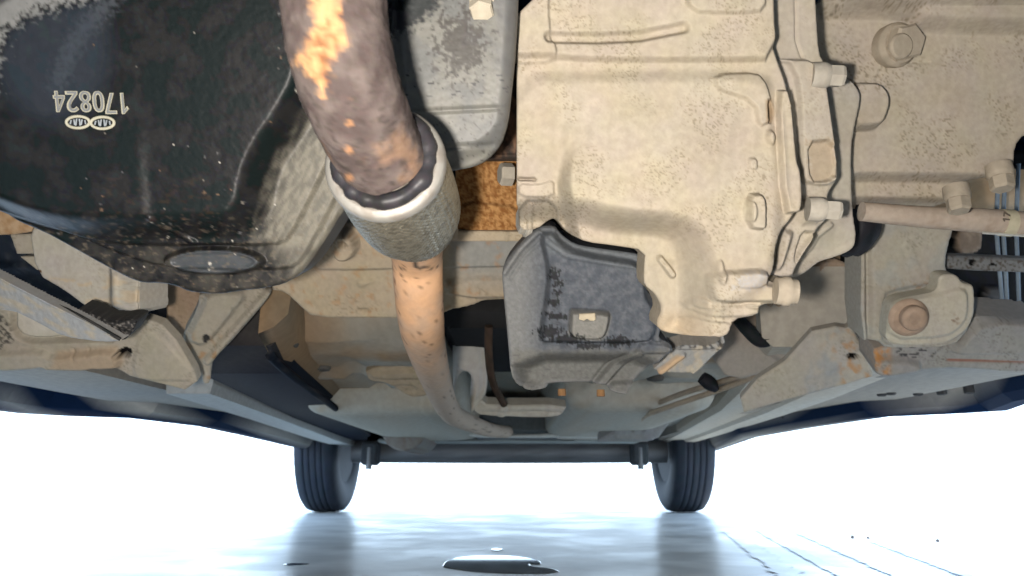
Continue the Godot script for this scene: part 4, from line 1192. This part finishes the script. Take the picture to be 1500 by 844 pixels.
	# main case
	var gc := relief("gearbox_case", [960, 220, 0.492], Vector3(0.0, -0.12, 1), [757, -60, 1137, -60, 1136, 20, 1140, 62, 1150, 92, 1160, 118, 1164, 150, 1163, 200, 1163, 236, 1168, 252, 1168, 300, 1160, 320, 1142, 340, 1134, 364, 1133, 392, 1124, 416, 1166, 408, 1168, 438, 1150, 444, 1114, 446, 1111, 462, 1074, 468, 1071, 490, 1058, 496, 1046, 494, 1006, 507, 983, 499, 980, 484, 987, 465, 978, 443, 960, 428, 959, 409, 962, 373, 910, 365, 869, 360, 842, 348, 825, 326, 816, 324, 792, 343, 763, 345, 760, 304, 757, 300],
		[["p", [740, -80, 1148, -80, 1152, 87, 1060, 88, 960, 88, 870, 88, 800, 82, 740, 84], 8, 9], ["p", [740, -80, 806, -80, 807, 44, 818, 62, 818, 86, 740, 88], 3, 3], ["l", [806, 51, 880, 52, 940, 49, 1006, 36], -6, 7, 10], ["p", [1010, -40, 1132, -40, 1132, 12, 1090, 16, 1010, 14], 5, 5],
		["p", [700, 98, 1050, 92, 1136, 98, 1150, 130, 1156, 190, 1156, 330, 1140, 420, 960, 520, 700, 520], 5, 26],
		["p", [600, -160, 1400, -160, 1400, 330, 600, 330], -10, 1, [960, 300, 960, 150]],
		["p", [600, 296, 846, 282, 900, 300, 990, 306, 1030, 330, 1046, 390, 1046, 470, 1010, 620, 600, 620], -46, 50],
		["p", [600, 150, 852, 190, 838, 240, 834, 280, 856, 330, 856, 420, 600, 420], -28, 22, [800, 190, 800, 290]],
		["p", [1046, 106, 1114, 102, 1126, 122, 1134, 150, 1130, 180, 1108, 190, 1104, 150, 1046, 132], 5, 5], ["p", [1122, 146, 1131, 144, 1136, 165, 1132, 182, 1122, 180], -6, 3], ["e", [1128, 202, 10, 14], 6, 8],
		["p", [1136, 132, 1158, 130, 1163, 236, 1170, 252, 1170, 312, 1136, 314], 9, 4], ["p", [1088, 284, 1114, 282, 1116, 330, 1112, 338, 1088, 334], 9, 4], ["e", [1096, 310, 8, 16], 3, 3], ["p", [1092, 232, 1106, 231, 1106, 250, 1092, 250], 3, 3],
		["p", [945, 378, 1010, 376, 1030, 400, 1040, 446, 1000, 500, 960, 500, 960, 440], 4, 16], ["p", [1040, 396, 1128, 392, 1128, 420, 1170, 404, 1170, 446, 1046, 447, 1038, 430], 7, 8], ["p", [1010, 446, 1114, 446, 1114, 466, 1020, 468], 3, 6], ["p", [1006, 466, 1074, 468, 1072, 500, 1000, 496], -3, 5],
		["p", [1008, 430, 1026, 430, 1024, 446, 1008, 446], 4, 3], ["l", [968, 380, 984, 402], 5, 4, 7], ["p", [1080, 398, 1130, 392, 1130, 424, 1072, 424], 2, 4], ["e", [1060, 400, 8, 20], 3, 5], ["l", [1050, 446, 1048, 466], -2, 2, 2], ["l", [1114, 446, 1090, 448], 2, 2, 3],
		["l", [760, 263, 782, 264], -6, 2, 3], ["p", [758, 268, 786, 270, 812, 262, 812, 292, 758, 290], 3, 4], ["p", [758, 292, 812, 292, 824, 350, 758, 352], -9, 5], ["l", [776, 300, 776, 346], 3, 2, 5]],
		{"edge": 3.5, "thick": 32.0, "step": 1.9, "amp": 0.06}, M.dust, func(x, y, h, s):
		var c: Color = td.call(x, y, h, s)
		c = mixc(c, Color(0.27, 0.19, 0.11), s01(-2, 4, in_poly(x, y, [1121, 146, 1131, 144, 1136, 165, 1132, 182, 1122, 180])) * 0.8)
		var worn: float = s01(-4, 6, in_poly(x, y, [1086, 402, 1128, 398, 1126, 416, 1112, 424, 1074, 424]) + 10.0 * nC.get_noise_2d(x, y))
		c = mixc(c, Color(0.36, 0.36, 0.36), worn * (0.5 + 0.5 * s01(-0.2, 0.3, nC.get_noise_2d(x * 2.0, y * 2.0))) * 0.8)
		c = mixc(c, Color(0.38, 0.34, 0.26), s01(70, 10, Vector2((x - 945.0) * 0.4, y - 410.0).length()) * 0.5)
		c = mixc(c, Color(0.50, 0.40, 0.27), s01(440, 480, y) * s01(1060, 1000, x) * 0.7)
		c = mixc(c, Color(0.42, 0.39, 0.31), s01(45, 5, Vector2((x - 1030.0) * 0.5, y - 125.0).length()) * 0.35)
		return c, null, "tan dust-caked gearbox case with a bulging pan face")
	bolt("case_bolt", P(757, 76, 0.505), CAM.basis * Vector3(-1, 0, 0.3), 0.0088, 0.005, 0.0, flatc(Color(0.5, 0.47, 0.38)), M.dust, gc, 0.5)
	put(lathe(P(1136, 426, 0.487), bx, [[0.0, 0.0088], [0.004, 0.009], [0.005, 0.0098], [0.0085, 0.0098], [0.0095, 0.0085], [0.0135, 0.008]], 22, bc).done(), "case_stud", M.dust, gc)
	# black mount under the gearbox
	var mc := func(x: float, y: float, h: float, s: float) -> Color:
		var f: float = nC.get_noise_2d(x, y)
		var b: float = nB.get_noise_2d(x, y)
		var c := mixc(Color(0.065, 0.075, 0.09), Color(0.10, 0.11, 0.125), s01(-0.4, 0.5, b + 0.3 * f))
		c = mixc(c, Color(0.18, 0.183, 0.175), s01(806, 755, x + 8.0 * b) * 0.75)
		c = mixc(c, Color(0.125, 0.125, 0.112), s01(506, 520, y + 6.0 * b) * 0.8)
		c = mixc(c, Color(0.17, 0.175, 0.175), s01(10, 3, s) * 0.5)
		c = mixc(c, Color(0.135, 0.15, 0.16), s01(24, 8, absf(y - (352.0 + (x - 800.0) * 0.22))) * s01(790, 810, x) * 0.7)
		c = mixc(c, Color(0.20, 0.195, 0.17), s01(-2, 3, in_poly(x, y, [834, 456, 838, 453, 892, 456, 896, 464, 890, 490, 880, 500, 840, 498, 832, 488])) * 0.75)
		var grit: float = 1.0 + 0.12 * nD.get_noise_2d(x * 1.6, y * 1.6) + 0.14 * f
		c = Color(c.r * grit, c.g * grit, c.b * grit)
		var scratch: float = s01(-3, 3, in_poly(x, y, [806, 388, 816, 392, 824, 412, 818, 440, 822, 470, 834, 490, 860, 498, 940, 492, 948, 504, 900, 512, 830, 510, 785, 505, 790, 490, 812, 470, 806, 440, 808, 410]) + 9.0 * f)
		for q in [[812, 402, 9, 10], [818, 415, 9, 6], [816, 430, 7, 5], [812, 444, 10, 6], [818, 464, 16, 5], [803, 460, 8, 4], [806, 486, 20, 10], [832, 497, 26, 8], [862, 507, 20, 5], [905, 500, 22, 8]]:
			var e := Vector2((x - q[0]) / q[2], (y - q[1]) / q[3]).length() + 0.8 * nC.get_noise_2d(x * 1.6, y * 0.6) + 0.5 * nD.get_noise_2d(x, y * 0.7)
			c = mixc(c, Color(0.012, 0.013, 0.014), s01(1.0, 0.75, e) * 0.9)
		c = mixc(c, Color(0.012, 0.013, 0.014), 0.35 * scratch * s01(-0.12, 0.12, nB.get_noise_2d(x * 1.4, y * 2.6 + 50.0)) * 0.95)
		c = mixc(c, Color(0.06, 0.06, 0.06), s01(0.3, 0.6, nC.get_noise_2d(x * 0.35, y * 1.5)) * s01(500, 520, y) * 0.5)
		return c
	var mt := relief("gearbox_mount", [850, 450, 0.60], Vector3(-0.04, -0.16, 1), [788, 332, 812, 330, 822, 344, 842, 358, 868, 363, 949, 374, 948, 400, 946, 426, 962, 440, 972, 458, 968, 476, 964, 496, 984, 505, 986, 516, 972, 524, 958, 545, 938, 568, 928, 574, 922, 585, 908, 587, 896, 582, 892, 576, 870, 574, 804, 575, 800, 582, 772, 580, 758, 570, 748, 550, 744, 500, 738, 440, 735, 404, 738, 386, 760, 358],
		[["p", [786, 338, 814, 338, 824, 352, 846, 366, 950, 384, 948, 428, 960, 446, 966, 460, 960, 498, 945, 506, 800, 506, 786, 500, 796, 440, 800, 400], 12, 9],
		["l", [800, 352, 830, 374, 900, 386, 960, 394], 2, 4, 6], ["l", [738, 400, 762, 365, 788, 340], 4, 4, 6], ["l", [748, 408, 768, 376, 796, 350], -2, 3, 3],
		["p", [834, 456, 838, 453, 892, 456, 896, 464, 890, 490, 880, 500, 840, 498, 832, 488], 12, 5], ["p", [848, 458, 874, 458, 874, 470, 848, 470], -3, 2],
		["p", [740, 508, 990, 508, 960, 600, 750, 600], -26, 34], ["p", [745, 568, 940, 568, 940, 600, 745, 600], -10, 8], ["l", [930, 510, 900, 540, 872, 574], 5, 4, 9], ["l", [912, 512, 884, 540, 862, 568], -2, 4, 5], ["p", [886, 560, 938, 556, 926, 590, 894, 590], 6, 5], ["p", [945, 430, 972, 446, 974, 505, 952, 505, 956, 460], 4, 5], ["p", [785, 330, 818, 330, 815, 345, 790, 348], 3, 4], ["p", [938, 498, 985, 505, 985, 520, 930, 520], 4, 4]],
		{"edge": 5.0, "thick": 55.0, "step": 1.9, "amp": 0.05}, M.plastic, mc, null, "scuffed black mount below the gearbox case with a square plug")
	relief("plug_insert", [861, 464, 0.577], Vector3(-0.04, -0.1, 1), [848, 460, 872, 459, 873, 471, 864, 470, 860, 467, 856, 470, 847, 470], [], {"edge": 1.5, "thick": 3.0, "step": 1.2, "smooth": 0}, M.dust, tan_dust(Color(0.42, 0.37, 0.27), 0.5), mt)
	for s in [[823, 576], [880, 577]]:
		put(lathe(P(s[0], s[1] - 6, 0.66), CAM.basis * Vector3(0, -1, 0.2).normalized(), [[0.0, 0.0035], [0.004, 0.0038], [0.006, 0.0035]], 12, flatc(Color(0.20, 0.11, 0.05))).done(), "mount_stud", M.rust, mt)
	relief("undertray", [1010, 525, 0.66], Vector3(-0.05, -0.5, 1), [984, 504, 1052, 504, 1060, 488, 1062, 504, 1040, 528, 1020, 545, 1008, 548, 955, 545, 970, 530], [["l", [1000, 521, 985, 532, 968, 545], 5, 3, 6], ["p", [980, 500, 1062, 500, 1056, 512, 980, 514], 3, 2], ["l", [1062, 500, 1034, 528, 1016, 546], 3, 2, 4]], {"edge": 2.5, "thick": 18.0, "step": 1.6, "amp": 0.3}, M.plastic, func(x, y, h, s):
		var c := mixc(Color(0.25, 0.255, 0.25), Color(0.34, 0.31, 0.25), s01(-0.2, 0.4, nB.get_noise_2d(x, y)))
		c = mixc(c, Color(0.03, 0.03, 0.03), s01(515, 508, y) * s01(-0.2, 0.3, nC.get_noise_2d(x * 0.9, y * 0.9)) * 0.8)
		return mixc(c, Color(0.45, 0.31, 0.18), s01(7, 3, absf((x - 985.0) * 0.6 + (y - 532.0) * 0.8)) * s01(1006, 1000, x) * s01(520, 524, y) * 0.8), null, "small grey undertray corner below the gearbox")

# ------------------------------------------------------------------ exhaust
func build_exhaust() -> void:
	var a := P(563, 236, 0.376)
	var b := P(606, 322, 0.458)
	var ax := (b - a).normalized()
	var s := side(ax)
	# hot pipe with flaked rust
	var patch := [442, -60, 498, -60, 502, 14, 510, 50, 508, 66, 494, 82, 484, 96, 482, 108, 486, 122, 478, 130, 474, 142, 468, 128, 452, 112, 444, 100, 432, 94, 434, 86, 444, 76, 446, 60, 460, 44, 458, 24, 448, 0]
	var pc := func(p: Vector3) -> Color:
		var q := INV * p
		var x := 750.0 - q.x / q.z * F
		var y := 422.0 + q.y / q.z * F
		var n: float = nB.get_noise_3d(p.x * 1500.0, p.y * 1500.0, p.z * 1500.0)
		var f: float = nC.get_noise_3d(p.x * 1600.0, p.y * 1600.0, p.z * 1600.0)
		var c := mixc(Color(0.070, 0.053, 0.049), Color(0.115, 0.094, 0.085), s01(-0.4, 0.5, n))
		c = mixc(c, Color(0.045, 0.036, 0.032), s01(0.1, 0.45, f) * (0.35 + 0.65 * s01(100, 200, y)) * 0.75)
		c = mixc(c, Color(0.26, 0.16, 0.10), s01(0.1, 0.5, nB.get_noise_3d(p.x * 900.0 + 50.0, p.y * 900.0, p.z * 900.0)) * s01(130, 220, y) * 0.6)
		if q.z > -0.42:
			c = mixc(c, mixc(Color(0.20, 0.085, 0.035), Color(0.42, 0.24, 0.115), s01(-0.5, 0.25, n + 0.5 * f)), s01(-6, 9, in_poly(x, y, patch) + 11.0 * n + 12.0 * f) * (0.92 + 0.2 * f))
			c = mixc(c, Color(0.40, 0.20, 0.09), s01(9, 3, Vector2((x - 512.0) * 1.2, fmod(y, 40.0) - 20.0).length() + 4.0 * f) * s01(140, 160, y) * 0.7)
		return c
	put(tube([P(486, -140, 0.33), P(487, -60, 0.332), P(490, 20, 0.336), P(502, 90, 0.342), P(521, 150, 0.352), P(543, 200, 0.366), a + ax * 0.004], [0.0236, 0.0236, 0.0236, 0.0236, 0.0234, 0.0228, 0.0222], 80, pc, 16, 0.0009), "exhaust_downpipe", M.rust, null, "brown exhaust pipe with a flaking orange rust patch")
	# weld bead
	var bead := Maker.new(flatc(Color(0.028, 0.027, 0.03), 0.5))
	var rings := []
	for i in 97:
		var t := TAU * i / 96.0
		var dir: Vector3 = s[0] * cos(t) + s[1] * sin(t)
		var nn: float = nA.get_noise_2d(60.0 * cos(t), 60.0 * sin(t)) + 0.22 * sin(t * 11.0 + 2.0 * sin(t * 3.0)) + 0.35 * nB.get_noise_2d(70.0 * cos(t), 70.0 * sin(t))
		var r := 0.0047 * (1.0 + 0.35 * nn)
		rings.append(circle(a + dir * (0.0226 + 0.0008 * nn) + ax * -0.001, dir, ax, r, 10))
	bead.loft(rings, false, true)
	put(bead.done(), "weld_bead", M.black_paint, null, "lumpy black weld round the end of the exhaust pipe")
	# collar, braid, rear collar
	var flex := Node3D.new()
	flex.name = "flex_joint"
	flex.set_meta("label", "braided steel flex joint of the exhaust")
	car.add_child(flex, true)
	put(lathe(a, ax, [[0.001, 0.020], [0.0002, 0.0238], [-0.001, 0.0262], [-0.0012, 0.0279], [0.0003, 0.0298], [0.0012, 0.0308], [0.0045, 0.0311], [0.0062, 0.0308]], 72, func(p: Vector3) -> Color:
		var n: float = nB.get_noise_3d(p.x * 2500.0, p.y * 2500.0, p.z * 2500.0)
		return mixc(Color(0.27, 0.26, 0.235), Color(0.19, 0.165, 0.135), maxf(s01(0.0, 0.4, n) * 0.6, s01(0.0275, 0.0245, (p - a - ax * (p - a).dot(ax)).length()) * 0.8))).done(), "collar", mat("worn_steel", 0.55, 0.35, 0.5, 0.01, 12.0, null), flex, "bright worn steel collar")
	var mk := Maker.new(func(p: Vector3) -> Color:
		var n: float = nC.get_noise_3d(p.x * 1300.0, p.y * 1300.0, p.z * 1300.0)
		return mixc(Color(0.33, 0.305, 0.235), Color(0.13, 0.11, 0.08), s01(-0.1, 0.5, n) * 0.6))
	rings = []
	var length := (b - a).length()
	for i in 201:
		var t := i / 200.0
		var env := 0.0290 + 0.0018 * sin(PI * clampf(t * 1.05, 0.0, 1.0)) - 0.0042 * s01(0.72, 1.0, t)
		var ring := PackedVector3Array()
		for k in 520:
			var ph := TAU * k / 520.0
			var u := ph * 52.0 / TAU + t * 20.0
			var w := ph * 52.0 / TAU - t * 20.0
			var over := 1.0 if posmod(int(floor(u)) + int(floor(w)), 2) == 0 else 0.0
			var fu := absf(fposmod(u, 1.0) - 0.5) * 2.0
			var fw := absf(fposmod(w, 1.0) - 0.5) * 2.0
			var hgt := lerpf(sqrt(maxf(0.0, 1.0 - fu * fu)), sqrt(maxf(0.0, 1.0 - fw * fw)), over)
			var wire := 0.12 * sin((u if over < 0.5 else w) * TAU * 4.0)
			ring.append(a + ax * (0.0062 + t * length) + (s[0] * cos(ph) + s[1] * sin(ph)) * (env + 0.0007 * (hgt + wire) * s01(0.0, 0.06, t)))
		rings.append(ring)
	mk.loft(rings, true, true)
	put(mk.done(), "steel_braid", M.steel, flex)
	# dusty pipe going back
	var dp := func(p: Vector3) -> Color:
		var q := INV * p
		var x := 750.0 - q.x / q.z * F
		var y := 422.0 + q.y / q.z * F
		var n: float = nB.get_noise_3d(p.x * 900.0, p.y * 900.0, p.z * 500.0)
		var c := mixc(Color(0.52, 0.315, 0.18), Color(0.44, 0.30, 0.20), s01(-0.3, 0.4, n))
		c = mixc(c, Color(0.36, 0.31, 0.25), s01(470, 600, y) * 0.8)
		c = mixc(c, Color(0.10, 0.07, 0.05), s01(0.36, 0.5, nC.get_noise_3d(p.x * 1500.0, p.y * 1500.0, p.z * 900.0)) * 0.7)
		c = mixc(c, Color(0.05, 0.045, 0.04), s01(2.5, 1.2, absf(y - 393.0 + (x - 610.0) * 0.06 + 4.0 * nC.get_noise_2d(x, 5.0))) * s01(-0.1, 0.2, nC.get_noise_2d(x * 0.8, 9.0)) * 0.8)
		c = mixc(c, Color(0.03, 0.03, 0.03), s01(5, 3, absf((x - 606.0) - (y - 380.0) * 0.45)) * s01(394, 391, y) * 0.95)
		return c
	put(tube([b - ax * 0.02, P(609, 345, 0.49), P(611, 375, 0.525), P(613, 420, 0.545), P(617, 470, 0.585), P(624, 508, 0.68), P(640, 560, 0.93), P(656, 598, 1.22), P(674, 614, 1.45), P(718, 630, 1.9), P(745, 633, 2.3)], [0.0176, 0.0178, 0.018, 0.018, 0.018, 0.018, 0.0182, 0.0185, 0.0185, 0.018, 0.018], 40, dp, 12, 0.0003), "exhaust_pipe", M.dust, null, "orange-tan dusted exhaust pipe running back under the floor")
